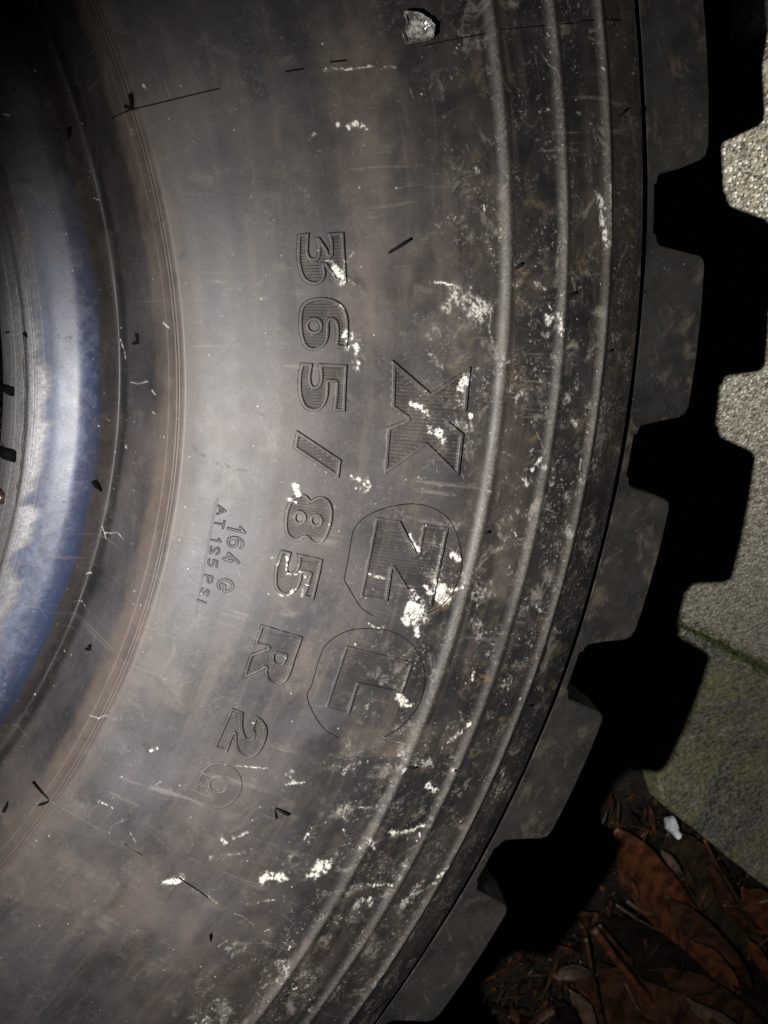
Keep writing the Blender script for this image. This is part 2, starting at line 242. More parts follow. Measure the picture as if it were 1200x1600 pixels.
def dirt(V):
    """white, brown, blue, dust / dark, wear, bead highlight for points V of the upper side"""
    n = len(V); X, Y = V[:, 0].astype(float), V[:, 1].astype(float)
    r, th = inv(X, Y); d = np.degrees(th)
    out = np.zeros((n, 4)); out2 = np.zeros((n, 4))
    top = (V[:, 2] > .25) & (d > -80) & (d < 8)
    order = np.argsort(X, kind='stable'); Xs = X[order]
    nf = None
    for ch, P, hw, s, rag in MARKS:
        R = hw * (2.4 + rag * .6)
        lo, hi = P.min(0) - R, P.max(0) + R
        i0, i1 = np.searchsorted(Xs, [lo[0], hi[0]])
        idx = order[i0:i1]; idx = idx[(Y[idx] > lo[1]) & (Y[idx] < hi[1])]
        idx = idx[top[idx]]
        if len(idx) == 0: continue
        x, y = X[idx], Y[idx]
        if ch in 'WBD':                                    # a stain with a drawn outline
            dd = -poly_sdf(x, y, [P]) + (fbm(x * 260, y * 260, 37, 4) - .5) * .004 * rag
            m = (1 - sstep(-.0006 - hw, .0006, dd)) * s * (.75 + .5 * fbm(x * 90, y * 90, 38, 3))
            if ch == 'W': out[idx, 0] = np.maximum(out[idx, 0], m)
            elif ch == 'B': out[idx, 1] = np.maximum(out[idx, 1], m)
            else: out2[idx, 0] = np.maximum(out2[idx, 0], m)
            continue
        dd = seg_dist(x, y, P)
        f = 1.0 / max(hw * 1.1, .0009)
        nz = fbm(x * f, y * f, 31, 4) - .5
        dd = dd + nz * hw * 2.2 * rag
        m = (1 - sstep(hw * .15, hw * 1.7, dd)) * s
        if ch == 'w' and hw > .0005: m = m * (.45 + .8 * sstep(.30, .62, fbm(x * 1000, y * 1000, 35, 3)))
        if ch == 'w': out[idx, 0] = np.maximum(out[idx, 0], m)
        elif ch == 'b': out[idx, 1] = np.maximum(out[idx, 1], m)
        elif ch == 'd': out2[idx, 0] = np.maximum(out2[idx, 0], m)
    s_ = r * th
    n1 = fbm(s_ * 22, r * 22, 41, 4); n2 = fbm(s_ * 70, r * 70, 42, 4); n3 = fbm(s_ * 9, r * 30, 43, 3)
    rg = fbm(s_ * 130, r * 30, 44, 4)
    # blue bloom on the bead with a ragged inner edge
    edge_in = r + (rg - .5) * .012 + (n2 - .5) * .006
    blue = sstep(.2710, .2732, edge_in) * (1 - sstep(.2895, .2925, r + (n2 - .5) * .004)) * sstep(-68, -54, d) * (1 - sstep(-28, -10, d)) * (.60 + .6 * n2)
    out[:, 2] = np.where(r < .2960, blue, 0)
    out2[:, 3] = sstep(.276, .290, r + (n2 - .5) * .012 + (rg - .5) * .006) * .8 + .35 * sstep(-34, -46, d) + (n1 - .5) * .7
    # tan ring just inside the rim line, faint tan clouds on the flank
    tan = sstep(.3085, .3105, r + (n2 - .5) * .003) * (1 - sstep(.3150, .3260, r + (n1 - .5) * .014)) * .95
    cloud = sstep(.48, .70, n3 * .6 + n1 * .45) * (r > .318) * .30
    out[:, 1] = np.maximum(out[:, 1], np.maximum(tan, cloud))
    # grey dusting, thin on the outer flank, with light and shade worked in
    dust_shade = .13 + .72 * (1 - sstep(.37, .44, r + (n1 - .5) * .05)) + (n2 - .5) * .35
    dust_shade = np.where(r < .2965, .75 + (n2 - .5) * .5, dust_shade)
    pale = sstep(.2655, .2685, r) * (1 - sstep(.2690, .2742, edge_in)) * (.35 + .9 * np.exp(-((d + 33) / 11)**2)) + .42 * (1 - sstep(.2650, .2660, r)) * np.exp(-((d + 30) / 16)**2)  # pale band paints the torch highlight on the bead; toe lightened too
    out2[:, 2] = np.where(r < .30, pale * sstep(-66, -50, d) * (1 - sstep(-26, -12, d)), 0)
    olive = sstep(.2890, .2915, r + (n2 - .5) * .004) * (1 - sstep(.2962, .2985, r))
    out[:, 1] = np.maximum(out[:, 1], olive * .35)
    dust_shade = np.where((r > .3005) & (r < .317), 1.1 + (n2 - .5) * .5, dust_shade)  # dusting raised on the steep wall, painting back light its slope loses
    dust_shade = dust_shade * (1 - .8 * sstep(.2965, .2975, r) * (1 - sstep(.2995, .3015, r)))  # less dusting in the bead groove, painting its shade darker
    dust_shade = dust_shade * (.55 + .45 * sstep(-8, -26, d + (n1 - .5) * 14))  # dusting thinned at the top, painting in the sheen's falloff
    out[:, 3] = np.clip(dust_shade, 0, 1.5) * (d > -110) * (d < 40)
    # worn tops of the three ribs, also painting in their soft highlight
    wear_glint = np.zeros(n)
    for rb in (.43414, .46002, .48267): wear_glint = np.maximum(wear_glint, np.exp(-((r - rb) / .0020)**2))
    out2[:, 1] = wear_glint * np.clip(.35 + 1.5 * (n1 - .25), 0, 1)
    return out.astype(np.float32), out2.astype(np.float32)
def paint(me, hatch_shade=None):
    V = np.empty(len(me.vertices) * 3, np.float32); me.vertices.foreach_get('co', V); V = V.reshape(-1, 3)
    a, b = dirt(V)
    if hatch_shade is not None: a[:, 3] *= hatch_shade; a[:, 1] *= .5 + .5 * hatch_shade
    for nm, v in (('dirt', a), ('dirt_and_light', b)):
        at = me.attributes.new(nm, 'FLOAT_COLOR', 'POINT'); at.data.foreach_set('color', v.ravel())
    r, th = inv(V[:, 0].astype(float), V[:, 1].astype(float))
    at = me.attributes.new('flow', 'FLOAT_VECTOR', 'POINT'); at.data.foreach_set('vector', np.stack([.42 * th, r, V[:, 2]], 1).astype(np.float32).ravel())

# ------------------------------------------------------------------ materials
class N:
    def __init__(s, name):
        s.m = bpy.data.materials.new(name); s.m.use_nodes = True; s.t = s.m.node_tree
        s.b = s.t.nodes['Principled BSDF']; s.co = s.t.nodes.new('ShaderNodeTexCoord').outputs['Object']
    def n(s, t): return s.t.nodes.new(t)
    def set(s, sock, v):
        if hasattr(v, 'is_output') or isinstance(v, bpy.types.NodeSocket): s.t.links.new(v, sock)
        else: sock.default_value = v
    def noise(s, scale, detail=4, rough=.55, dist=0, co=None):
        k = s.n('ShaderNodeTexNoise'); s.t.links.new(co or s.co, k.inputs['Vector'])
        k.inputs['Scale'].default_value = scale; k.inputs['Detail'].default_value = detail
        k.inputs['Roughness'].default_value = rough; k.inputs['Distortion'].default_value = dist
        return k.outputs[0]
    def vor(s, scale, feature='F1', co=None):
        k = s.n('ShaderNodeTexVoronoi'); k.feature = feature; s.t.links.new(co or s.co, k.inputs['Vector']); k.inputs['Scale'].default_value = scale
        return k
    def math(s, op, a, b=0.0, c=None):
        k = s.n('ShaderNodeMath'); k.operation = op; s.set(k.inputs[0], a); s.set(k.inputs[1], b)
        if c is not None: s.set(k.inputs[2], c)
        return k.outputs[0]
    def ramp(s, v, a, b, lo=0.0, hi=1.0):
        k = s.n('ShaderNodeMapRange'); k.interpolation_type = 'SMOOTHSTEP'; s.set(k.inputs[0], v)
        for i, x in zip((1, 2, 3, 4), (a, b, lo, hi)): s.set(k.inputs[i], x)
        return k.outputs[0]
    def mix(s, f, a, b):
        k = s.n('ShaderNodeMix'); k.data_type = 'RGBA'; s.set(k.inputs[0], f)
        for i, v in ((6, a), (7, b)):
            s.set(k.inputs[i], (*v, 1) if isinstance(v, tuple) else v)
        return k.outputs[2]
    def attr(s, nm):
        k = s.n('ShaderNodeAttribute'); k.attribute_name = nm; sp = s.n('ShaderNodeSeparateColor'); s.t.links.new(k.outputs['Color'], sp.inputs[0])
        return sp.outputs[0], sp.outputs[1], sp.outputs[2], k.outputs['Alpha']
    def bump(s, h, dist, strength=1.0, prev=None):
        k = s.n('ShaderNodeBump'); s.set(k.inputs['Height'], h); k.inputs['Distance'].default_value = dist; k.inputs['Strength'].default_value = strength
        if prev is not None: s.t.links.new(prev, k.inputs['Normal'])
        return k.outputs[0]
    def out(s, col, rough, normal=None, spec=.5):
        s.set(s.b.inputs['Base Color'], (*col, 1) if isinstance(col, tuple) else col); s.set(s.b.inputs['Roughness'], rough)
        s.set(s.b.inputs['Specular IOR Level'], spec)
        if normal is not None: s.t.links.new(normal, s.b.inputs['Normal'])
        return s.m

def rubber_material():
    k = N('dirty_tyre_rubber')
    w, b, bl, du = k.attr('dirt'); dk, wear_glint, pale, deep = k.attr('dirt_and_light')
    cloud = k.noise(26, 5, .6); mid = k.noise(140, 5, .6); fine = k.noise(900, 4, .65); grit = k.noise(2600, 2, .6)
    c = k.mix(k.ramp(mid, .3, .7), (.0028, .0027, .0028), (.0060, .0055, .0052))
    duf = k.math('MULTIPLY', du, k.ramp(k.math('ADD', cloud, k.math('MULTIPLY', fine, .35)), .42, .95, .18, 1.0))
    c = k.mix(duf, c, k.mix(k.ramp(k.noise(14, 3), .35, .65), (.0305, .0262, .0256), (.0235, .0222, .0243)))
    c = k.mix(k.math('MULTIPLY', b, k.ramp(mid, .25, .75, .35, .85)), c, (.0375, .0290, .0238))
    dm = k.ramp(k.math('ADD', deep, k.math('MULTIPLY', k.math('SUBTRACT', k.noise(190, 7, .75, .6), .5), 2.6)), .10, .90)
    c = k.mix(k.math('MULTIPLY', bl, k.ramp(fine, .2, .8, .65, 1.0)), c, k.mix(dm, (.045, .054, .084), (.010, .0165, .039)))
    c = k.mix(k.math('MULTIPLY', pale, k.ramp(fine, .2, .8, .35, .8)), c, (.225, .222, .235))  # painted bead highlight
    c = k.mix(k.math('MULTIPLY', wear_glint, k.ramp(fine, .25, .75, .2, .8)), c, (.072, .066, .059))
    c = k.mix(k.math('MULTIPLY', dk, .8), c, (.005, .005, .005))
    # pin-head specks
    v = k.vor(420); hit = k.math('LESS_THAN', v.outputs['Distance'], .16)
    sp = k.n('ShaderNodeSeparateColor'); k.t.links.new(v.outputs['Color'], sp.inputs[0])
    hit = k.math('MULTIPLY', hit, k.math('GREATER_THAN', sp.outputs[0], .93))
    hit = k.math('MULTIPLY', hit, k.ramp(cloud, .42, .6))
    c = k.mix(k.math('MULTIPLY', hit, .65), c, (.13, .125, .11))
    # grime: smears and streaks, heavier on the outer flank among the ribs
    fl = k.n('ShaderNodeAttribute'); fl.attribute_name = 'flow'; fv = fl.outputs['Vector']
    sx = k.n('ShaderNodeSeparateXYZ'); k.t.links.new(fv, sx.inputs[0])
    zone = k.ramp(sx.outputs[1], .385, .440, .22, 1.0)
    def stretch(a, b_):
        mp = k.n('ShaderNodeMapping'); k.t.links.new(fv, mp.inputs[0]); mp.inputs['Scale'].default_value = (a, b_, 1); return mp.outputs[0]
    ring = k.noise(1, 5, .6, .4, stretch(18, 190)); rad = k.noise(1, 5, .65, .5, stretch(260, 24))
    c = k.mix(k.ramp(ring, .50, .70, 0, .26), c, (.036, .0280, .0232))
    c = k.mix(k.ramp(ring, .30, .46, .32, 0), c, (.0075, .0075, .0080))
    c = k.mix(k.math('MULTIPLY', k.ramp(rad, .58, .70, 0, .55), k.ramp(cloud, .45, .6)), c, (.052, .045, .040))
    smear = k.noise(74, 9, .74, .5); c = k.mix(k.math('MULTIPLY', zone, k.ramp(smear, .54, .68, 0, .85)), c, (.062, .056, .047))
    brown = k.noise(70, 8, .72, .6); c = k.mix(k.math('MULTIPLY', zone, k.ramp(brown, .56, .68, 0, .75)), c, (.034, .0245, .0135))
    chalk = k.math('MULTIPLY', k.ramp(k.noise(700, 6, .75, .8), .55, .66, 0, .7), k.ramp(k.noise(60, 5, .7, 1.0), .48, .62))
    c = k.mix(k.math('MULTIPLY', zone, chalk), c, (.150, .143, .124))
    # faint scratches
    wv = k.n('ShaderNodeMapping'); k.t.links.new(k.co, wv.inputs[0]); wv.inputs['Scale'].default_value = (1, .12, 1); wv.inputs['Rotation'].default_value = (0, 0, .6)
    scr = k.ramp(k.noise(420, 3, .6, .6, wv.outputs[0]), .66, .74)
    c = k.mix(k.math('MULTIPLY', scr, k.math('MULTIPLY', k.ramp(cloud, .45, .65), .30)), c, (.07, .066, .06))
    cr = k.ramp(k.noise(520, 5, .7, 1.5), .36, .56, .25, 1.1)
    wm = k.ramp(k.math('MULTIPLY', w, k.math('MULTIPLY', cr, k.ramp(k.math('ADD', k.math('MULTIPLY', fine, .6), k.math('MULTIPLY', grit, .4)), .3, .6, .45, 1.15))), .05, .75)
    c = k.mix(wm, c, k.mix(k.ramp(w, .25, 1.0), (.036, .034, .030), (.200, .190, .170)))
    ro = k.math('ADD', k.ramp(k.math('ADD', mid, k.math('MULTIPLY', cloud, .9)), .55, 1.3, .52, .60), k.math('MULTIPLY', wm, .3))
    ro = k.math('SUBTRACT', ro, k.math('MULTIPLY', dk, .08))
    nb = k.bump(k.math('ADD', k.math('MULTIPLY', fine, .28), k.math('MULTIPLY', wm, .9)), .00022, .6)
    nb = k.bump(grit, .00004, .6, nb)
    ro = k.math('SUBTRACT', ro, k.math('MULTIPLY', bl, .16)); ro = k.math('SUBTRACT', ro, k.math('MULTIPLY', zone, .09))
    return k.out(c, ro, nb, .165)
RUBBER = rubber_material()
def block_material():
    k = N('tread_block_rubber'); k.co = k.n('ShaderNodeNewGeometry').outputs['Position']
    cloud = k.noise(22, 6, .65, .8); mid = k.noise(130, 5, .6); fine = k.noise(1000, 4, .65)
    c = k.mix(k.ramp(cloud, .32, .68), (.0042, .0039, .0035), (.0098, .0088, .0077))
    c = k.mix(k.ramp(k.noise(48, 8, .72, .6), .53, .66, 0, .8), c, (.028, .0225, .0165))
    def sc(rot, a, lo, hi, amt, col, c):
        wv = k.n('ShaderNodeMapping'); k.t.links.new(k.co, wv.inputs[0]); wv.inputs['Scale'].default_value = (1, .10, 1); wv.inputs['Rotation'].default_value = (0, 0, rot)
        return k.mix(k.math('MULTIPLY', k.ramp(k.noise(a, 4, .6, .9, wv.outputs[0]), lo, hi, 0, amt), k.ramp(cloud, .42, .62)), c, col)
    c = sc(1.1, 330, .62, .74, .55, (.046, .041, .035), c); c = sc(-.4, 260, .64, .76, .5, (.040, .035, .029), c)
    c = k.mix(k.math('MULTIPLY', k.ramp(k.noise(800, 4, .7), .62, .70, 0, .7), k.ramp(k.noise(50, 4), .50, .62)), c, (.085, .080, .068))
    nb = k.bump(k.math('ADD', fine, k.math('MULTIPLY', mid, 1.0)), .00018, .6)
    return k.out(c, k.ramp(mid, .3, .7, .45, .58), nb, .4)
BLOCK = block_material()
def plain(name, col, rough, var=.35, scale=300, spec=.5):
    k = N(name); n_ = k.noise(scale, 4)
    c = k.mix(k.ramp(n_, .3, .7), tuple(x * (1 - var) for x in col), tuple(x * (1 + var) for x in col))
    return k.out(c, rough, k.bump(n_, .0003, .5), spec)
HAIR = plain('moulding_hair_rubber', (.0018, .0018, .0018), .9, spec=.04)

# ------------------------------------------------------------------ the tyre
tyre = tag(empty('truck_tyre'), 'big black lug tyre lying on its side, dusty flank with raised lettering and three ribs', 'tyre')
TH = np.radians(np.concatenate([np.arange(-75, 5, .09), np.arange(5, 285, 1.6)]))
NT = len(TH)
def ring_mesh(name, rows, hfun=None, extra=None):
    rows = np.asarray(rows); R, T = np.meshgrid(rows, TH, indexing='ij')
    P = pos(R, T, 0 if hfun is None else hfun(R, T))
    if extra is not None:
        E = np.array(extra); Rw = E[:, 0:1] + warp(E[:, 0:1], TH[None, :]); E3 = np.stack([Rw * np.cos(TH), Rw * np.sin(TH), np.repeat(E[:, 1:2], NT, 1)], -1)
        P = np.concatenate([P, E3], 0)
    me = quads_mesh(name, P.reshape(-1, 3), grid_faces(len(P), NT, True)[:, ::-1])
    paint(me); return me
ZM = .3634        # 2 x mid-plane height
def rows_between(*segs): return np.concatenate([np.arange(a, b, s) for a, b, s in segs])
rows = rows_between((.2976, .301, .0003), (.301, .3130, .0005), (.3130, .3180, .0002), (.3180, .4200, .00052), (.42, .5060, .00052), (.5060, .5077, .0002))
zt_ = lambda r: float(zbase(r))
link('flank', ring_mesh('flank', rows, None, [(.5078, zt_(.508) - .0003), (.5078, zt_(.508) - .0010), (.5078, .330), (.5060, .316), (.500, .300)]), RUBBER, tyre)
lip = [(.5142, .300), (.5142, zt_(.514) - .0014), (.5130, zt_(.513) - .0009), (.5122, zt_(.512) - .0004), (.5111, zt_(.5111)), (.5120, zt_(.512)), (.5130, zt_(.513)), (.5140, zt_(.514)), (.5147, zt_(.5147)), (.5151, zt_(.5151) - .0004)]
low = lip + [(.5158, .330), (.5190, .25), (.5230, ZM / 2), (.5215, ZM - .25), (.519, ZM - .325), (.5172, ZM - .338)]
low += [(r, ZM - zt_(r)) for r in (.51, .50, .49, .4827, .46, .4341, .41, .38, .35, .33, .31, .30, .29, .28, .27, .262, .258)]
low += [(.2555, .085), (.2600, .095), (.2750, .070), (.31, .050), (.37, .028), (.44, .028), (.49, .06), (.505, .12), (.505, ZM - .12), (.49, ZM - .06), (.44, ZM - .028), (.37, ZM - .028), (.31, ZM - .05), (.275, ZM - .07), (.259, ZM - .085)]
def lathe_mesh(name, prof):
    E = np.array(prof)
    P = np.stack([(E[:, 0:1] + warp(E[:, 0:1], TH[None, :])) * np.cos(TH), (E[:, 0:1] + warp(E[:, 0:1], TH[None, :])) * np.sin(TH), np.repeat(E[:, 1:2], NT, 1)], -1)
    me = quads_mesh(name, P.reshape(-1, 3), grid_faces(len(P), NT, True)[:, ::-1]); paint(me); return me
cme = lathe_mesh('casing', low); cme.materials.append(RUBBER); cme.materials.append(BLOCK)
cme.polygons.foreach_set('material_index', np.repeat((np.arange(len(low) - 1) < 16).astype(np.int32), NT)[:len(cme.polygons)])
cme.polygons.foreach_set('use_smooth', np.repeat(np.arange(len(low) - 1) >= 10, NT)[:len(cme.polygons)])
link('casing', cme, None, tyre)
link('bead', ring_mesh('bead', rows_between((.2551, .262, .0003), (.262, .272, .0002), (.272, .298, .0003))[::1], None, None), RUBBER, tyre)
for rb, hh in ((.43414, .0014), (.46002, .0014), (.48267, .0012)):
    link('rib', ring_mesh('rib', np.arange(rb - .0080, rb + .0081, .00032),
         lambda R, T, rb=rb, hh=hh: hh * np.exp(-((R - rb) / .0025)**2) - .00012 + .00035 * (fbm(R * T * 60, R * 200, 51, 3) - .5) * np.exp(-((R - rb) / .0025)**2)), RUBBER, tyre)

# tread blocks round the shoulders and the crown
NB = 31; PITCH = 360 / NB; GAP0 = -18.15
def block_outline():
    """plan of one shoulder block as (degrees from its middle, radius)"""
    h = PITCH / 2; f = 1.72; o = 2.22
    pts = [(-h + 1.02, .5122), (-h + 1.02, .5152), (-h + 1.30, .5160), (-h + 1.48, .5178), (-h + 1.56, .5205), (-h + 1.80, .5310), (-h + 2.02, .5420), (-h + 2.22, .5452), (-h + 2.60, .5466),
           (-1.2, .5470), (1.2, .5470), (h - 2.50, .5466), (h - 2.25, .5456), (h - 2.10, .5435), (h - 1.88, .5330), (h - 1.62, .5205), (h - 1.52, .5178), (h - 1.32, .5160), (h - 1.02, .5152), (h - 1.02, .5122)]
    return pts
def prism(name, outline, ztop, zbot, grow, a0, bevel=.0010, mirror=False):
    n = len(outline); V = []
    cx = sum(p[0] for p in outline) / n; cr = .528
    def ring(inset, dz, dr, gr):
        for a, r in outline:
            fa = (cx - a) / max(abs(cx - a), .4); fr = (cr - r) / max(abs(cr - r), .004)
            rr = r + fr * inset + (dr if r > .524 else 0)
            aa = a + fa * math.degrees(inset / .53) - fa * gr
            if r < .5135 and inset < bevel * .5: rr = .5147
            th = math.radians(a0 + aa); z = ztop(r) + dz
            if mirror: z = ZM - z
            V.append((rr * math.cos(th), rr * math.sin(th), z))
    ring(bevel, 0, 0, 0); ring(bevel * .3, -bevel * .35, 0, 0); ring(0, -bevel, 0, 0); ring(0, -.02, .006, .02)
    k0 = len(V)
    for a, r in outline:
        th = math.radians(a0 + a * (1 + grow)); rr = r + (.012 if r > .524 else .001); rr = .5147 if r < .5135 else rr; z = zbot if not mirror else ZM - zbot
        V.append((rr * math.cos(th), rr * math.sin(th), z))
    F = []
    for lv in range(4):
        for i in range(n):
            j = (i + 1) % n; F.append((lv * n + i, lv * n + j, (lv + 1) * n + j, (lv + 1) * n + i))
    h = n // 2
    for i in range(h - 1): F.append((i, n - 1 - i, n - 2 - i, i + 1))
    F.append(tuple(range(4 * n, 5 * n)))
    if mirror: F = [f[::-1] for f in F]
    return poly_mesh(name, V, F)
ZT = lambda r: float(zbase(r)) + .00006
OUT = block_outline()
bm_top = prism('tread_block', OUT, ZT, .235, .0, 0); bm_top.materials.append(BLOCK)
bm_bot = prism('tread_block', OUT, ZT, .235, .02, 0, mirror=True); bm_bot.materials.append(BLOCK)
crown = [(-3.6, .515), (-3.9, .552), (-3.2, .563), (3.2, .563), (3.9, .552), (3.6, .515)]
def crown_mesh(z0, z1, skew):
    V = []
    for z, sh in ((z0, -skew), (z1, skew)):
        for a, r in crown:
            th = math.radians(a + sh); V.append((r * math.cos(th), r * math.sin(th), z))
    n = len(crown); F = [(i, (i + 1) % n, n + (i + 1) % n, n + i) for i in range(n)] + [tuple(range(n))[::-1], tuple(range(n, 2 * n))]
    me = poly_mesh('crown_block', V, F); me.materials.append(BLOCK); return me
cm1, cm2 = crown_mesh(.195, .262, 1.6), crown_mesh(ZM - .262, ZM - .195, 1.6)
for i in range(NB):
    a = math.radians(GAP0 + (i + .5) * PITCH)
    for nm, me, da in (('tread_block', bm_top, 0), ('tread_block', bm_bot, PITCH * .5), ('crown_block', cm1, PITCH * .5), ('crown_block', cm2, 0)):
        o = link(nm, me, None, tyre); o.rotation_euler.z = a + math.radians(da)

# ------------------------------------------------------------------ raised lettering
def chaikin(pts, it=3):
    """closed outline; a third value marks a sharp corner"""
    P = [(p[0], p[1], 1 if len(p) > 2 else 0) for p in pts]
    for _ in range(it):
        Q = []
        n = len(P)
        for i in range(n):
            a, b = P[i], P[(i + 1) % n]
            if a[2]: Q.append(a)
            else: Q.append((.75 * a[0] + .25 * b[0], .75 * a[1] + .25 * b[1], 0))
            if not b[2]: Q.append((.25 * a[0] + .75 * b[0], .25 * a[1] + .75 * b[1], 0))
        P = Q
    return [(p[0], p[1]) for p in P]
def relief(name, sdf, xy, height, step=.0002, pad=.0006, mat=None, hatch_shade=None):
    """height field on the tyre flank, kept where sdf > -pad; cells run along the radius"""
    c = xy.mean(0); er = c / np.linalg.norm(c); et = np.array([-er[1], er[0]])
    a = (xy - c) @ er; b = (xy - c) @ et
    ga = np.arange(a.min() - pad * 2, a.max() + pad * 2, step); gb = np.arange(b.min() - pad * 2, b.max() + pad * 2, step)
    A, B = np.meshgrid(ga, gb, indexing='ij')
    X = c[0] + A * er[0] + B * et[0]; Y = c[1] + A * er[1] + B * et[1]
    sd = sdf(X, Y); r, th = inv(X, Y)
    Z = zfine(r, th) + height(sd, r, th, X, Y)
    keep = sd > -pad
    F = grid_faces(*X.shape)
    kf = keep.ravel()[F].all(1); F = F[kf]
    used = np.unique(F); mp = np.full(X.size, -1); mp[used] = np.arange(len(used))
    V = np.stack([X.ravel(), Y.ravel(), Z.ravel()], 1)[used]
    me = quads_mesh(name, V, mp[F]); paint(me, None if hatch_shade is None else 1 - .28 * sstep(hatch_shade[1] * .7, hatch_shade[1] * 1.1, sd.ravel()[used]))  # letter interiors painted darker, standing in for shade in the hatching
    return link(name, me, mat or RUBBER, tyre)
def moulded(border, hatch, ht=.00100, phase=0.0, groove=.00048):
    def h(sd, r, th, X, Y):
        r = np.mean(r); edge = sstep(-.00008, .00012, sd)
        wall = 1 - sstep(border - .0001, border + .00025, sd)
        t = r * th / hatch + phase; f = np.abs(t - np.round(t)) * hatch
        g = -groove * (1 - sstep(.00008, .00028, f))
        inner = .00052 + g
        return -.00025 + (.00025 + np.where(sd > 0, 0, 0)) * edge + edge * (ht * wall + inner * (1 - wall)) - (1 - edge) * .0002
    return h
def glyph(name, org, sc, polys, border=.00115, hatch=.00102, ht=.00125, groove=.00048):
    W_ = []
    for P in polys:
        P = chaikin(P); W_.append(tyre_xy([(org[0] + x / sc, org[1] + y / sc) for x, y in P]))
    return relief(name, lambda X, Y: poly_sdf(X, Y, W_), W_[0], moulded(border, hatch, ht, random.random(), groove), hatch_shade=(W_, border))
K = 1200 / 110
c = 1
glyph('raised_digit', (450, 350), K, [[(150,172,c),(355,150,c),(340,300),(335,470),(355,560),(410,585),(470,575),(492,480),(490,340),(440,240,c),(520,225,c),(655,420,c),(700,520,c),(705,300),(650,155,c),(940,138,c),(960,560),(990,1010,c),(800,1000,c),(610,715,c),(640,860),(590,990),(480,1060),(330,1030),(210,930),(150,720),(130,480)]])
glyph('raised_digit', (450, 450), K, [[(170,620),(175,420),(220,270),(380,170),(600,152),(800,200),(950,320),(1010,500),(1022,700),(990,1050,c),(770,1015,c),(800,900),(808,700),(790,590),(720,545),(680,600),(690,750),(670,900),(600,1010),(480,1080),(350,1075),(240,980),(185,800)], [(430,555),(500,570),(530,650),(500,720),(430,740),(360,710),(335,650),(360,580)]])
glyph('raised_digit', (450, 550), K, [[(205,180,c),(415,188,c),(395,300),(375,450),(395,560),(440,590),(500,560),(530,470),(525,330),(500,190,c),(1000,215,c),(985,500),(960,1020,c),(745,1005,c),(780,800),(795,530,c),(680,520,c),(680,640),(670,780),(610,930),(500,1020),(370,1020),(240,940),(170,760),(155,550),(170,330)]])
glyph('raised_slash', (400, 500), 3, [[(188,515,c),(398,655,c),(385,742,c),(172,600,c)]])
glyph('raised_digit', (430, 760), K, [[(140,600),(160,420),(230,230),(340,130),(440,105),(540,150),(600,240),(650,200),(730,160),(830,165),(930,250),(975,400),(960,600),(900,800),(800,970),(690,1000),(590,960),(500,850),(450,910),(340,945),(210,880),(145,760)], [(380,455),(440,460),(475,520),(450,590),(390,605),(345,560),(345,490)], [(650,510),(720,510),(755,570),(735,630),(670,650),(625,600),(625,545)]])
glyph('raised_digit', (410, 840), K, [[(310,200,c),(490,240,c),(450,380),(415,500),(430,580),(490,590),(560,540),(590,440),(600,330),(570,255,c),(1025,360,c),(960,650),(860,1065,c),(650,1005,c),(720,850),(785,620,c),(680,600,c),(650,760),(580,900),(460,990),(330,980),(220,900),(180,760),(190,560),(240,370)]])
glyph('raised_letter', (370, 960), K, [[(410,155,c),(1120,370,c),(1000,700),(930,920),(880,1060),(800,1170),(690,1215),(570,1180),(480,1080),(460,950),(480,900,c),(440,930,c),(90,1090,c),(150,880),(225,665,c),(520,560,c),(290,510,c)], [(640,650,c),(810,690,c),(790,770),(750,830),(690,830),(640,790),(630,720)]], .0010)
glyph('raised_digit', (320, 1090), K, [[(445,155,c),(650,235,c),(635,420),(650,560),(690,660),(750,690),(810,660),(825,590),(775,530,c),(860,290,c),(980,360),(1050,480),(1060,600),(1010,780),(900,950),(760,1030),(640,1000),(540,920),(500,800),(495,600,c),(370,920,c),(140,840,c)]], .0009)
glyph('raised_digit', (290, 1180), K, [[(170,560),(200,400),(300,220),(440,120),(580,105),(760,160),(900,270),(970,440),(950,610),(860,760),(720,870),(560,915),(400,880),(240,790),(180,670)], [(440,430),(520,375),(610,385),(680,460),(690,540),(630,610),(540,615),(450,570),(420,500)]], .0008, .00102, .0006, .00005)
glyph('raised_letter', (590, 550), 7.5, [[(160,88,c),(610,480,c),(1075,170,c),(1050,430),(1025,690,c),(825,815,c),(993,955,c),(940,1445,c),(905,1450,c),(545,1100,c),(55,1445,c),(75,1160),(95,880,c),(330,785,c),(145,650,c)]], .0014, .00138, .0013)
glyph('raised_letter', (530, 780), 5.714, [[(318,155,c),(540,190,c),(690,480,c),(740,215,c),(968,250,c),(890,620),(818,960,c),(660,930,c),(470,615,c),(425,915,c),(170,880,c),(240,560)]], .0012, .00130, .0012)
glyph('raised_letter', (470, 970), 5.714, [[(395,215,c),(1000,365,c),(900,650,c),(510,570,c),(425,835,c),(210,775,c),(300,500)]], .0010, .00130, .0011)
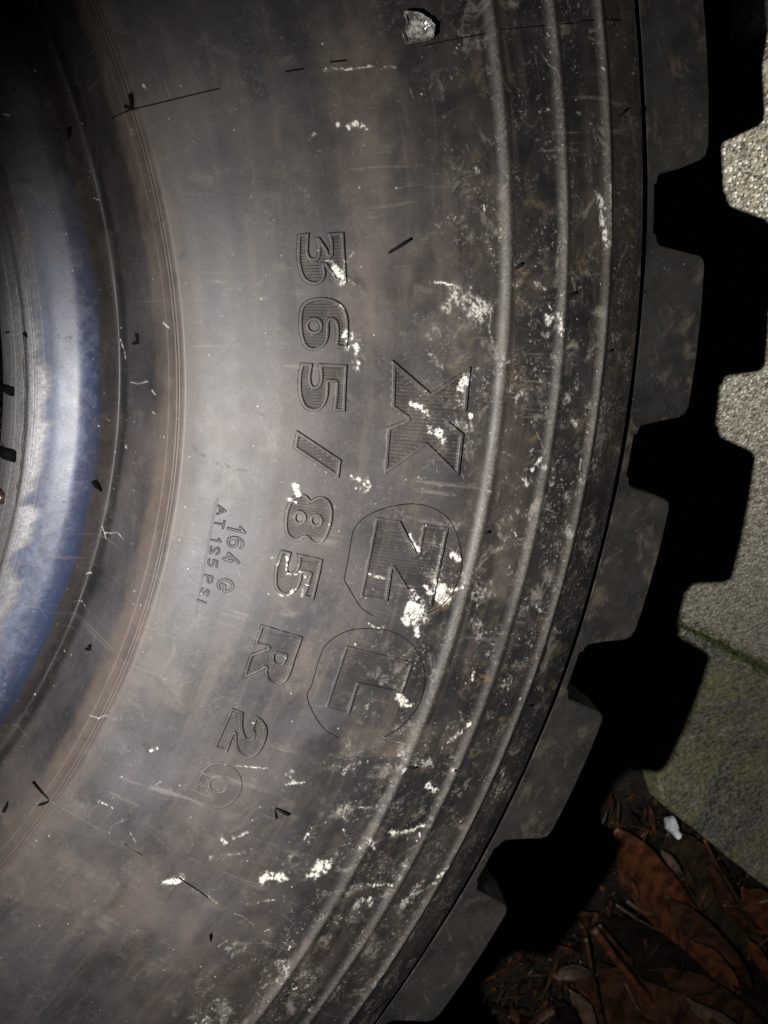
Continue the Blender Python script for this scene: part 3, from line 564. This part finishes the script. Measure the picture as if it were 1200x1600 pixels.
# thin strokes: load and pressure marking
def stroke_glyph(name, org, sc, strokes, hw=.00042, ht=.00055):
    SS = [tyre_xy([(org[0] + x / sc, org[1] + y / sc) for x, y in s]) for s in strokes]
    def sdf(X, Y):
        d = np.full(X.shape, 1e9)
        for P in SS: d = np.minimum(d, seg_dist(X, Y, P))
        return hw - d
    relief(name, sdf, np.vstack(SS), lambda sd, r, th, X, Y: -.0003 + (ht + .0003) * sstep(-.00035, .00030, sd), .00015, .00045)
q = ((290, 740), 800 / 120)
def arc(cx, cy, rx, ry, a0, a1, n=10, tilt=0):
    o = []
    for i in range(n + 1):
        a = math.radians(a0 + (a1 - a0) * i / n); x, y = rx * math.cos(a), ry * math.sin(a); t = math.radians(tilt)
        o.append((cx + x * math.cos(t) - y * math.sin(t), cy + x * math.sin(t) + y * math.cos(t)))
    return o
stroke_glyph('raised_letter', *q, [[(345,335),(415,390),(330,420)], [(362,352),(355,410)]], .00036)
stroke_glyph('raised_letter', *q, [[(405,495),(388,570)], [(397,530),(308,515)]], .00036)
stroke_glyph('raised_digit', *q, [[(270,690),(365,710),(345,678)]], .00036)
stroke_glyph('raised_digit', *q, [[(268,762),(256,830),(285,812),(312,782),(338,772),(352,792),(345,825),(322,838)]], .00036)
stroke_glyph('raised_digit', *q, [[(322,972),(330,912),(292,900),(288,935),(272,962),(246,955),(236,925),(246,892)]], .00036)
stroke_glyph('raised_letter', *q, [[(205,1055),(280,1075),(272,1130),(245,1140),(230,1115),(235,1065)]], .00036)
stroke_glyph('raised_letter', *q, [[(175,1195),(155,1240),(175,1255),(200,1235),(222,1210),(242,1225),(225,1270)]], .00036)
stroke_glyph('raised_letter', *q, [[(125,1315),(210,1345)]], .00036)
stroke_glyph('raised_digit', *q, [[(445,572),(615,612),(570,560)]], .0005)
stroke_glyph('raised_digit', *q, [arc(490,716,48,44,0,360,16,10), [(445,705),(455,680),(500,664),(550,672),(590,705),(600,745),(575,772)]], .0005)
stroke_glyph('raised_digit', *q, [[(555,930),(450,830),(425,900),(478,915)], [(395,885),(480,910)]], .0005)
stroke_glyph('raised_letter', *q, [arc(415,1165,78,60,-230,95,16,10) , [(410,1165),(400,1215)], [(410,1165),(370,1150)]], .0005)
# mould plug outlines and mould seams: thin ridges of rubber
def ridge(name, px, w=.00035, h=.0004, closed=False, sub=6, mat=None):
    P = tyre_xy(px); n = len(P)
    def cr(t):
        i = int(t); f = t - i
        g = (lambda k: P[k % n]) if closed else (lambda k: P[min(max(k, 0), n - 1)])
        a, b, c_, d = g(i - 1), g(i), g(i + 1), g(i + 2)
        return .5 * (2 * b + (c_ - a) * f + (2 * a - 5 * b + 4 * c_ - d) * f * f + (3 * b - a - 3 * c_ + d) * f**3)
    N_ = n if closed else n - 1
    C = np.array([cr(i / sub) for i in range(N_ * sub + (0 if closed else 1))]) if N_ > 0 else P
    if closed: T = np.roll(C, -1, 0) - np.roll(C, 1, 0)
    else: T = np.gradient(C, axis=0)
    T /= np.linalg.norm(T, axis=1)[:, None] + 1e-12; Nn = np.stack([-T[:, 1], T[:, 0]], 1)
    prof = [(-1.6, -.00025), (-.8, .2 * h), (0, h), (.8, .2 * h), (1.6, -.00025)]
    rows_ = []
    s_ = np.arange(len(C)) * .37
    hv = .55 + .75 * vnoise(s_ * .35, s_ * 0, 77)
    for u, hh in prof:
        Q = C + Nn * u * w; r, th = inv(Q[:, 0], Q[:, 1]); rows_.append(np.stack([Q[:, 0], Q[:, 1], zfine(r, th) + (hh * hv if hh > 0 else hh)], 1))
    G = np.array(rows_); me = quads_mesh(name, G.reshape(-1, 3), grid_faces(5, len(C), closed)); paint(me)
    return link(name, me, mat or HAIR, tyre)
z3 = 3.0
ridge('mould_plug_outline', [(551,832),(562,815),(590,798),(630,788),(665,790),(695,805),(712,830),(721,865),(720,895),(705,930),(685,950),(665,960)], .00020, .00034)
ridge('mould_plug_outline', [(583,962),(565,950),(553,932),(543,915),(538,904),(542,885),(551,832)], .00020, .00034)
ridge('mould_plug_outline', [(505,1013),(520,998),(550,984),(590,983),(620,990),(645,1008),(660,1035),(664,1060),(657,1095),(640,1122),(620,1140),(600,1152)], .00020, .00034)
ridge('mould_plug_outline', [(530,1153),(508,1140),(490,1115),(480,1088),(487,1070),(497,1035),(505,1013)], .00020, .00034)
ridge('mould_plug_outline', [(305,965),(318,890),(332,815),(340,778)], .0005, .00005, mat=RUBBER)
ridge('mould_seam', [(175,185),(210,170),(260,158),(343,138)], .0002, .0004)
ridge('mould_seam', [(445,112),(475,107)], .0003, .0004); ridge('mould_seam', [(515,97),(541,94)], .0003, .0005)
ridge('mould_seam', [(660,72),(700,63),(763,52)], .0002, .0004); ridge('mould_seam', [(780,46),(850,40),(900,36)], .0002, .0004); ridge('mould_seam', [(905,34),(970,31)], .0003, .0004)
ridge('mould_seam', [(78,1252),(120,1275),(180,1310),(215,1330)], .0003, .0003, mat=RUBBER)
ridge('mould_seam', [(195,1318),(222,1336)], .0002, .0004); ridge('mould_seam', [(280,1372),(305,1388),(325,1402)], .0003, .0005)
ridge('mould_seam', [(1003,455),(1009,456)], .0003, .0004)
# moulding hairs
def hair(a, b, w=3.2, lift=.0018, mat=HAIR, name='vent_hair', base_dz=-.0006):
    A = on_tyre(*a); A[2] = float(zfine(*[np.array(v) for v in inv(A[0], A[1])])) + base_dz
    d = ray(*b); B = on_tyre(*b); zt = B[2] + lift; t = (zt - CAM_P[2]) / d[2]; B = CAM_P + d * t
    Mid = (A + B) / 2; Mid[2] += .0004
    C = [A, .6 * A + .4 * Mid + 0, Mid, B]; C = [A, (A + Mid) / 2, Mid, (Mid + B) / 2, B]
    R = np.array([.75, .85, .95, 1, .75]) * w * .58 * MM
    ax = (B - A) / np.linalg.norm(B - A); u = np.cross(ax, [0, 0, 1.0]); u = u / (np.linalg.norm(u) + 1e-9); v = np.cross(ax, u)
    V = [c_ + r_ * (u * math.cos(t_) + v * math.sin(t_)) for c_, r_ in zip(C, R) for t_ in np.linspace(0, 2 * math.pi, 7)[:-1]]
    F = [(i * 6 + j, i * 6 + (j + 1) % 6, i * 6 + 6 + (j + 1) % 6, i * 6 + 6 + j) for i in range(4) for j in range(6)] + [tuple(range(24, 30)), tuple(range(6))[::-1]]
    return link(name, poly_mesh(name, V, F, True), mat, tyre)
for a, b, w in [((206,173),(203,147),4.5), ((212,169),(194,166),4), ((107,216),(106,200),4), ((217,538),(213,521),5), ((217,534),(207,537),4), ((158,767),(145,753),6), ((142,1017),(139,1007),5), ((142,1016),(133,1014),4), ((79,1251),(51,1222),3.2), ((78,1251),(60,1258),4), ((13,1254),(5,1269),5),
                ((605,397),(641,374),4.5), ((429,1262),(451,1274),4.5), ((430,1263),(431,1281),2.2), ((804,421),(816,412),5), ((884,464),(899,458),5), ((967,183),(977,172),4), ((757,833),(764,832),5), ((641,1201),(650,1200),4), ((707,1203),(714,1204),5), ((819,1104),(831,1103),4), ((43,527),(36,520),4), ((948,550),(956,548),4), ((330,1473),(328,1460),3), ((1002,182),(1001,170),2)]:
    hair(a, b, w)
BROWNHAIR = plain('brown_stub', (.020, .010, .009), .3)
hair((-2, 606), (20, 612), 17, .001, HAIR, 'moulding_stub', .0); hair((-6, 708), (22, 713), 22, .001, HAIR, 'moulding_stub', .0); hair((-6, 774), (5, 778), 22, .001, BROWNHAIR, 'moulding_stub', .0)
hair((-3, 520), (14, 519), 2.5, .001); hair((-3, 690), (7, 700), 2.5, .001)

# ------------------------------------------------------------------ thick crusts of dried splash
CR = N('dried_white_splash')
_f = CR.noise(700, 5, .7); _m = CR.noise(220, 4)
CRUST = CR.out(CR.mix(CR.ramp(CR.math('ADD', CR.math('MULTIPLY', _f, .6), CR.math('MULTIPLY', _m, .4)), .38, .6), (.060, .056, .048), (.220, .212, .190)), .8, CR.bump(_f, .0006, .9), .3)
def crust(px, w, seed, h=.0006):
    P = tyre_xy(px); hw = w * .5 * MM
    def sdf(X, Y):
        f = 1 / (hw * 1.3)
        return hw - seg_dist(X, Y, P) + (fbm(X * f, Y * f, seed, 5) - .5) * hw * 2.0
    ex = np.vstack([P + hw * 2.0, P - hw * 2.0])
    relief('dried_splash', sdf, ex, lambda sd, r, th, X, Y: -.0003 + (h + .0003) * sstep(-.0002, .0012, sd) * (.3 + 1.0 * fbm(X * 1400, Y * 1400, seed + 3, 3)), .0002, .0003, CRUST)
for px, w, sd in [([(648,958)], 30, 61), ([(690,916),(690,934)], 20, 62), ([(625,1088),(630,1095)], 13, 64), ([(713,871)], 9, 67), ([(651,985)], 6, 69), ([(461,762)], 9, 70)]:
    crust(px, w, sd)

# ------------------------------------------------------------------ ground: paving slabs, soil
def concrete(name, moss):
    k = N(name)
    big = k.noise(5, 4); mid = k.noise(24, 5, .6); fine = k.noise(180, 4, .6)
    v = k.vor(380); sp = k.n('ShaderNodeSeparateColor'); k.t.links.new(v.outputs['Color'], sp.inputs[0])
    c = k.mix(k.ramp(fine, .3, .7), (.135, .124, .092), (.315, .295, .235))
    peb = k.ramp(v.outputs['Distance'], .30, .55, 1, 0)
    pc = k.mix(k.ramp(sp.outputs[0], .2, .8), (.12, .11, .085), (.66, .62, .53))
    pc = k.mix(k.math('GREATER_THAN', sp.outputs[1], .93), pc, (.24, .13, .065))
    c = k.mix(k.math('MULTIPLY', peb, .8), c, pc)
    gl = k.vor(700); gs = k.n('ShaderNodeSeparateColor'); k.t.links.new(gl.outputs['Color'], gs.inputs[0]); glint = k.math('MULTIPLY', k.math('GREATER_THAN', gs.outputs[0], .90), k.ramp(gl.outputs['Distance'], .25, .5, 1, 0))
    c = k.mix(k.ramp(k.noise(340, 4), .54, .62, 0, .85), c, (.028, .027, .021))
    if moss:
        c = k.mix(k.ramp(k.math('ADD', mid, k.math('MULTIPLY', big, .5)), .52, .84, .05, .95), c, k.mix(k.ramp(fine, .3, .7), (.078, .080, .034), (.270, .262, .140)))
        c = k.mix(k.ramp(k.noise(11, 5, .65, .6), .47, .58, 0, .85), c, k.mix(k.ramp(fine, .35, .65), (.030, .031, .026), (.21, .205, .175)))
    else:
        c = k.mix(k.ramp(mid, .45, .75, 0, .35), c, (.13, .118, .075))
    c = k.mix(k.math('MULTIPLY', glint, .8), c, (.60, .58, .50))
    nb = k.bump(k.math('ADD', k.math('MULTIPLY', peb, 1.0), fine), .0010, .9)
    if moss: nb = k.bump(k.math('ADD', mid, k.noise(60, 5, .7)), .006, .7, nb)
    return k.out(c, .82, nb, .25)
CON, CONM = concrete('exposed_aggregate_concrete', False), concrete('mossy_concrete', True)
def soil_material():
    k = N('wet_dark_soil'); a = k.noise(40, 6, .65); f = k.noise(260, 5, .65)
    c = k.mix(k.ramp(a, .35, .7), (.006, .005, .004), (.026, .018, .012)); c = k.mix(k.ramp(f, .62, .72, 0, .6), c, (.08, .052, .03))
    return k.out(c, k.ramp(f, .3, .7, .35, .75), k.bump(k.math('ADD', a, k.math('MULTIPLY', f, .5)), .008, .8), .5)
SOIL = soil_material()
g = np.linspace(-1, 1, 260); gx = np.sign(g) * np.abs(g)**2.0 * 6
X, Y = np.meshgrid(gx + .5, gx - .6, indexing='ij')
rad = np.hypot(X, Y); tb = sstep(.575, .66, rad)
Zs = (-.012) * (1 - tb) + (bank(X, Y) - .034) * tb + .016 * (fbm(X * 14, Y * 14, 81, 4) - .5)
tag(link('soil', quads_mesh('soil', np.stack([X, Y, Zs], -1).reshape(-1, 3), grid_faces(260, 260)), SOIL), kind='structure')
paving = tag(empty('paving'), kind='structure')
def slab(corners, mat, jag):
    """rounded-edge slab: subdivided top following the corners, sides 5 cm deep"""
    n, m = 110, 110; cn = [np.array(c_) for c_ in corners]
    u = np.linspace(0, 1, n)[:, None]; st = cn[0] * (1 - np.linspace(0, 1, m)[:, None]) + cn[3] * np.linspace(0, 1, m)[:, None]
    en = cn[1] * (1 - np.linspace(0, 1, m)[:, None]) + cn[2] * np.linspace(0, 1, m)[:, None]
    for i in range(m):                                     # the edge beside the tyre follows its round outline
        dd = en[i] - st[i]; L_ = np.linalg.norm(dd); dd = dd / L_; bq = st[i] @ dd; disc = bq * bq - (st[i] @ st[i] - .615**2)
        if disc > 0:
            tt = -bq + math.sqrt(disc)
            if 0 < tt < L_ - .01: st[i] = st[i] + dd * tt
    P = st[None] * (1 - u[..., None]) + en[None] * u[..., None]
    u = np.repeat(u, m, 1)[..., None]; v = np.repeat(np.linspace(0, 1, m)[None], n, 0)[..., None]
    ins = lambda t: t
    zz = .0008 * (fbm(P[..., 0] * 60, P[..., 1] * 60, jag, 4) - .5)
    ed = np.minimum(np.minimum(u[..., 0], 1 - u[..., 0]) * np.linalg.norm(cn[1] - cn[0]), np.minimum(v[..., 0], 1 - v[..., 0]) * np.linalg.norm(cn[3] - cn[0]))
    zz = zz + bank(P[..., 0], P[..., 1]) - .003 * (1 - sstep(0, .008, ed + .004 * (fbm(P[..., 0] * 120, P[..., 1] * 120, jag + 5, 3) - .5)))
    cen = P.mean((0, 1)); wob = .005 * (fbm(P[..., 0] * 40, P[..., 1] * 40, jag + 9, 3) - .5) * (ed < .001)
    P = P + wob[..., None] * (cen - P) / (np.linalg.norm(cen - P, axis=-1, keepdims=True) + 1e-9)
    V = np.concatenate([P, zz[..., None]], -1).reshape(-1, 3)
    F = [tuple(f) for f in grid_faces(n, m)]
    edge = list(range(m)) + [i * m + m - 1 for i in range(1, n)] + [(n - 1) * m + j for j in range(m - 2, -1, -1)] + [i * m for i in range(n - 2, 0, -1)]
    k0 = len(V); V = np.vstack([V, [[V[e][0], V[e][1], V[e][2] - .06] for e in edge]]); L = len(edge)
    F += [(edge[i], k0 + i, k0 + (i + 1) % L, edge[(i + 1) % L]) for i in range(L)]
    return link('paving_slab', poly_mesh('paving_slab', V, F), mat, paving)
a1, a2 = on_bank(1098, 988)[:2], on_bank(1200, 1044)[:2]
b1, b2 = on_bank(1036, 1258)[:2], on_bank(1200, 1388)[:2]
d1 = (a2 - a1) / np.linalg.norm(a2 - a1); d2 = (b2 - b1) / np.linalg.norm(b2 - b1)
nrm = np.array([-d1[1], d1[0]]); nrm = nrm if nrm @ (a1 - b1) > 0 else -nrm
slab([a1 - d1 * .45, a1 + d1 * .7, a1 + d1 * .7 + nrm * 1.0, a1 - d1 * .45 + nrm * 1.0], CON, 91)
slab([b1 + d2 * .002, b1 + d2 * .8, a1 + d1 * .9 - nrm * .006, a1 - d1 * .03 - nrm * .006], CONM, 95)  # corner cut back so dark soil stands in for the tyre's shadow
# moss in the joint
MOSS = plain('moss', (.036, .042, .014), .9, .6, 400, .2)
V, F = [], []
for _ in range(2600):
    t = random.uniform(-.1, .5); c_ = a1 + d1 * t - nrm * (random.gauss(.004, .006)); s_ = random.uniform(.0006, .0020); k0 = len(V)
    h_ = float(bank(*c_)) + random.uniform(-.004, .001); a_ = random.random() * 6.28
    for j in range(4): V.append((c_[0] + s_ * math.cos(a_ + j * 1.57), c_[1] + s_ * math.sin(a_ + j * 1.57), h_ - .002 * random.random()))
    V.append((c_[0], c_[1], h_ + s_ * .8)); F += [(k0 + j, k0 + (j + 1) % 4, k0 + 4) for j in range(4)]
tag(link('moss', poly_mesh('moss', V, F), MOSS), 'green moss growing in the joint between the two paving slabs', 'moss', kind='stuff')

# ------------------------------------------------------------------ fallen leaves, twigs, scraps
def leaf_material(name, col, dark, gloss):
    k = N(name); a = k.noise(45, 5, .6); f = k.noise(420, 4, .65)
    c = k.mix(k.ramp(a, .35, .65), dark, col); c = k.mix(k.ramp(f, .55, .7, 0, .55), c, tuple(x * .35 for x in dark))
    c = k.mix(k.ramp(k.noise(120, 4), .62, .72, 0, .5), c, tuple(min(1, x * 1.5) for x in col))
    return k.out(c, k.ramp(f, .3, .7, gloss * .55, gloss + .15), k.bump(k.math('ADD', f, a), .0020, .8), .9)
LM = {'rust': leaf_material('rust_leaf', (.150, .056, .023), (.042, .016, .008), .30), 'brown': leaf_material('brown_leaf', (.085, .040, .019), (.022, .011, .006), .28),
      'dark': leaf_material('dark_wet_leaf', (.022, .014, .010), (.007, .005, .004), .22), 'tan': leaf_material('tan_leaf', (.17, .11, .072), (.07, .045, .028), .5),
      'olive': leaf_material('olive_leaf', (.055, .038, .019), (.017, .012, .007), .35)}
def ground_pts(px, z): return np.array([on_plane(x, y, z) if x < 500 else on_bank(x, y, z - .006) for x, y in px])
def spline(P, n):
    m = len(P) - 1; o = []
    for i in range(n):
        t = i / (n - 1) * m; k = min(int(t), m - 1); f = t - k
        a, b, c_, d = P[max(k - 1, 0)], P[k], P[k + 1], P[min(k + 2, m)]
        o.append(.5 * (2 * b + (c_ - a) * f + (2 * a - 5 * b + 4 * c_ - d) * f * f + (3 * b - a - 3 * c_ + d) * f**3))
    return np.array(o)
def leaf(px, width, kind, label, z=.004, curl=.25, tilt=0.0, seed=0, name='leaf', group='fallen leaves on the dark soil'):
    C = spline(ground_pts(px, z), 26); n = 26; m = 13; wm = width / 2 * float((CAM_P - C[12]) @ CAM_R[:, 2]) / FOC
    T = np.gradient(C, axis=0); T /= np.linalg.norm(T, axis=1)[:, None]; Nn = np.cross([0, 0, 1.0], T); Nn /= np.linalg.norm(Nn, axis=1)[:, None]
    V = np.zeros((n, m, 3)); s_ = np.linspace(0, 1, n)
    prof = np.sin(np.pi * np.clip(s_, .02, .985)**.85)**.62
    for j in range(m):
        u = (j - (m - 1) / 2) / ((m - 1) / 2)
        wv = prof * wm * (1 + .16 * (vnoise(s_ * 9 + seed, s_ * 0 + (u > 0) * 5, seed) - .5))
        lift = wm * curl * (u * u) + wm * tilt * u - wm * .05 * math.exp(-(u / .10)**2) + .0035 * (vnoise(s_ * 7 + seed, s_ * 0 + u * 2 + 9, seed + 3) - .5)
        lift = lift + wm * .035 * np.abs(np.sin((s_ * 13 - abs(u) * 1.6) * np.pi))          # side veins
        V[:, j] = C + Nn * (u * wv)[:, None]; V[:, j, 2] += lift + prof * .004
    top = V.reshape(-1, 3); bot = top.copy(); bot[:, 2] -= .0006
    Fq = grid_faces(n, m); F = [tuple(f) for f in Fq] + [tuple(f[::-1] + n * m) for f in Fq]
    edge = list(range(m)) + [i * m + m - 1 for i in range(1, n)] + [(n - 1) * m + j for j in range(m - 2, -1, -1)] + [i * m for i in range(n - 2, 0, -1)]
    L = len(edge); F += [(edge[i], edge[i] + n * m, edge[(i + 1) % L] + n * m, edge[(i + 1) % L]) for i in range(L)]
    return tag(link(name, poly_mesh(name, np.vstack([top, bot]), F, True), LM[kind]), label, 'leaf', group)
def twig(px, width, kind, label, z=.012, name='twig', taper=.35):
    C = spline(ground_pts(px, z), 18); C[:, 2] += .006 * np.sin(np.linspace(0, 3.1, 18)); rr = width / 2 * float((CAM_P - C[9]) @ CAM_R[:, 2]) / FOC * np.linspace(1, taper, 18)
    V, F = [], []
    for i in range(18):
        t = C[min(i + 1, 17)] - C[max(i - 1, 0)]; t /= np.linalg.norm(t); u = np.cross(t, [0, 0, 1.0]); u /= np.linalg.norm(u); v = np.cross(t, u)
        k_ = 1 + .18 * (random.random() - .5)
        V += [C[i] + rr[i] * k_ * (u * math.cos(a) + v * math.sin(a)) for a in np.linspace(0, 2 * math.pi, 9)[:-1]]
    F = [(i * 8 + j, i * 8 + (j + 1) % 8, i * 8 + 8 + (j + 1) % 8, i * 8 + 8 + j) for i in range(17) for j in range(8)] + [tuple(range(8))[::-1], tuple(range(136, 144))]
    return tag(link(name, poly_mesh(name, V, F, True), LM[kind]), label, name, 'stalks and twigs among the leaves')
leaf([(1045,1300),(1085,1360),(1130,1425),(1190,1490)], 74, 'olive', 'dull olive brown leaf along the edge of the mossy slab', -.012, .12, .1, 1)
leaf([(958,1300),(1005,1368),(1060,1430),(1110,1500)], 74, 'rust', 'large rust orange leaf stretching from the tyre shadow', .002, .30, -.25, 2)
leaf([(1040,1400),(1080,1445),(1130,1500),(1160,1535)], 44, 'brown', 'brown leaf overlapping the lower end of the large rust leaf', .006, .55, .3, 3)
leaf([(1080,1470),(1110,1500),(1146,1540)], 32, 'rust', 'small rust leaf tip pointing down with a shiny point', .014, .6, .1, 4)
leaf([(930,1430),(990,1465),(1050,1505),(1110,1540)], 90, 'dark', 'broad blackish wet leaf below the large rust leaf', -.010, .25, .1, 5)
leaf([(975,1535),(1050,1545),(1120,1575),(1200,1620)], 78, 'brown', 'glossy brown leaf with a wet bright rim at the bottom', -.004, .45, -.45, 6)
leaf([(905,1500),(950,1545),(1000,1600),(1040,1650)], 84, 'brown', 'brown leaf lying under the orange stalk', -.012, .2, .1, 7)
leaf([(864,1522),(885,1513),(922,1522)], 34, 'tan', 'small pale tan leaf rounded at its end beside the tyre shadow', .006, .3, .2, 8)
leaf([(815,1605),(845,1575),(880,1562)], 34, 'brown', 'crumpled brown leaf at the bottom edge near the tyre', -.006, .6, .3, 9)
leaf([(890,1545),(908,1570),(922,1615)], 22, 'tan', 'narrow tan leaf standing beside the dark stalk', -.002, .8, .4, 10)
leaf([(1160,1385),(1190,1420),(1230,1470)], 46, 'rust', 'orange brown leaf below the corner of the mossy slab', -.006, .3, .2, 11)
leaf([(1033,1328),(1046,1345),(1060,1362)], 13, 'tan', 'tiny tan leaf sliver between the rust and olive leaves', .012, .5, .2, 12)
leaf([(1130,1500),(1175,1525),(1230,1570)], 52, 'dark', 'dark wet leaf at the right beside the glossy brown leaf', -.010, .4, .1, 13)
leaf([(1165,1465),(1185,1500),(1215,1545)], 17, 'rust', 'thin rusty leaf curled over the dark wet leaf', .006, .7, .2, 14)
leaf([(963,1358),(978,1380),(988,1402)], 18, 'rust', 'short curled rusty leaf scrap beside the large rust leaf', .012, .8, .2, 15)
leaf([(760,1640),(800,1600),(850,1620)], 44, 'dark', 'dark leaf under the tyre edge at the bottom', -.010, .3, .1, 16)
leaf([(1100,1345),(1125,1400),(1165,1450)], 30, 'brown', 'narrow brown leaf lying on the olive leaf', .000, .5, -.3, 17)
leaf([(1075,1560),(1120,1590),(1170,1640)], 30, 'tan', 'curled tan leaf edge over the glossy brown leaf', .006, .7, .4, 18)
leaf([(860,1560),(885,1585),(900,1620)], 26, 'dark', 'crumpled dark leaf bit under the small pale leaf', -.002, .7, -.3, 19)
twig([(928,1452),(955,1490),(1000,1545),(1062,1625)], 13, 'rust', 'thick orange brown leaf stalk running to the bottom edge', .010, 'twig', .8)
twig([(936,1445),(962,1475),(990,1508)], 8, 'brown', 'short brown stalk lying against the orange one', .010)
twig([(915,1465),(922,1515),(932,1560),(945,1610)], 7, 'brown', 'dark thin stalk left of the orange one', .012)
twig([(1100,1312),(1118,1350),(1140,1385),(1158,1408)], 5, 'rust', 'thin reddish stalk lying by the slab edge', .008)
twig([(963,1414),(1000,1436),(1048,1461)], 4, 'tan', 'thin pale grey stalk across the black leaf', .016)
twig([(980,1408),(1000,1420),(1022,1428)], 6, 'tan', 'short pale stalk above the thin grey one', .018)
twig([(1185,1410),(1200,1400),(1215,1395)], 8, 'rust', 'short orange stalk at the right edge', .006)
twig([(1130,1415),(1165,1408),(1190,1400)], 4, 'brown', 'thin brown stalk crossing the lower end of the reddish one', .010)
# small broken litter
V, F = [], []
def in_soil(p): return ((p - b1) @ np.array([-d2[1], d2[0]])) * (1 if np.array([-d2[1], d2[0]]) @ (b1 - a1) > 0 else -1) > .004
cnt = 0
while cnt < 2600:
    px = (random.uniform(700, 1300), random.uniform(1240, 1750)); p = on_bank(*px, -.03)[:2]
    if not in_soil(p): continue
    cnt += 1; big = random.random() < .16; l = random.uniform(.02, .07) if big else random.uniform(.004, .02); w_ = random.uniform(.002, .006) if big else random.uniform(.0008, .004); a = random.random() * 6.28; tl = random.uniform(-.4, .4)
    e = np.array([math.cos(a), math.sin(a)]); f_ = np.array([-e[1], e[0]]); z0 = float(bank(*p)) - .034 + random.random() * (.034 if big else .014); k0 = len(V)
    for s1, s2, dz in ((-1, 0, tl), (-.2, -1, 0), (.3, .1, .25), (-.2, 1, .1), (1, .2, -tl)):
        q_ = p + e * l * s1 * .5 + f_ * w_ * s2; V.append((q_[0], q_[1], z0 + dz * w_ + .003))
    F += [(k0, k0 + 1, k0 + 2), (k0, k0 + 2, k0 + 3), (k0 + 1, k0 + 4, k0 + 2), (k0 + 2, k0 + 4, k0 + 3)]
me = poly_mesh('leaf_litter', V, F); me.materials.append(LM['brown']); me.materials.append(LM['dark']); me.materials.append(LM['rust'])
me.polygons.foreach_set('material_index', np.repeat(rng.choice([0, 0, 1, 1, 2], len(F) // 4), 4).astype(np.int32))
tag(link('leaf_litter', me), 'small broken bits of leaf and stalk strewn over the wet soil', 'litter', kind='stuff')
# litter seen down the tyre's hole
leaf([(-60,380),(-10,420),(15,470)], 50, 'tan', 'pale tan leaf seen down the hole of the tyre', .004, .3, .1, 21)
leaf([(-80,640),(-20,655),(20,690)], 60, 'dark', 'dark leaf seen down the hole of the tyre', .004, .3, .1, 22)

def scrap(name, outline, mat, z_of, label, cat, amp, seed):
    """crumpled thin scrap: fan of rings with a wrinkled height"""
    P = np.array(outline); c_ = P.mean(0); V = []; F = []; n = len(P); R_ = 6
    for k in range(R_ + 1):
        f = k / R_
        for p in P:
            q_ = c_ + (p - c_) * f; V.append([q_[0], q_[1], z_of(q_) + amp * (.15 + fbm(np.array(q_[0] * 260.), np.array(q_[1] * 260.), seed, 3)) + amp * .9 * f**3])
    F = [(k * n + i, k * n + (i + 1) % n, (k + 1) * n + (i + 1) % n, (k + 1) * n + i) for k in range(R_) for i in range(n)]
    V = np.array(V); m = len(V); V2 = V.copy(); V2[:, 2] -= .00045
    F2 = [tuple(x + m for x in f[::-1]) for f in F]; o_ = R_ * n
    F3 = [(o_ + i, o_ + i + m, o_ + (i + 1) % n + m, o_ + (i + 1) % n) for i in range(n)]
    return tag(link(name, poly_mesh(name, np.vstack([V, V2]), F + F2 + F3, True), mat), label, cat)
k = N('clear_wrinkled_film'); k.b.inputs['Transmission Weight'].default_value = .75; _f = k.noise(500, 4)
FILM = k.out(k.mix(k.ramp(_f, .4, .65), (.10, .098, .09), (.50, .49, .45)), k.ramp(_f, .3, .7, .12, .35), k.bump(_f, .0006, .8), .6)
zt = lambda q_: float(zfine(*[np.array(v) for v in inv(q_[0], q_[1])]))
def jag(P, a, seed):
    P = np.array(P); out_ = []
    for i in range(len(P)):
        for f in (0, .33, .66):
            q_ = P[i] * (1 - f) + P[(i + 1) % len(P)] * f; out_.append(q_ + a * (rng.random(2) - .5))
    return out_
scrap('plastic_scrap', jag(tyre_xy([(625,25),(645,28),(662,33),(671,46),(669,66),(650,72),(626,77),(622,58),(628,45)]), .0006, 1), FILM, zt, 'small crumpled clear plastic scrap stuck on the tyre near its top seam', 'scrap', .0028, 5)
PAPER = plain('white_scrap', (.62, .64, .68), .6, .15, 500)
scrap('paper_scrap', jag([on_bank(x, y, .0)[:2] for x, y in [(1036,1277),(1048,1272),(1055,1280),(1058,1296),(1063,1305),(1057,1310),(1046,1300),(1037,1292)]], .002, 2), PAPER, lambda q_: float(bank(*q_)) - .006, 'tiny crumpled white scrap at the corner of the mossy slab', 'scrap', .006, 8)
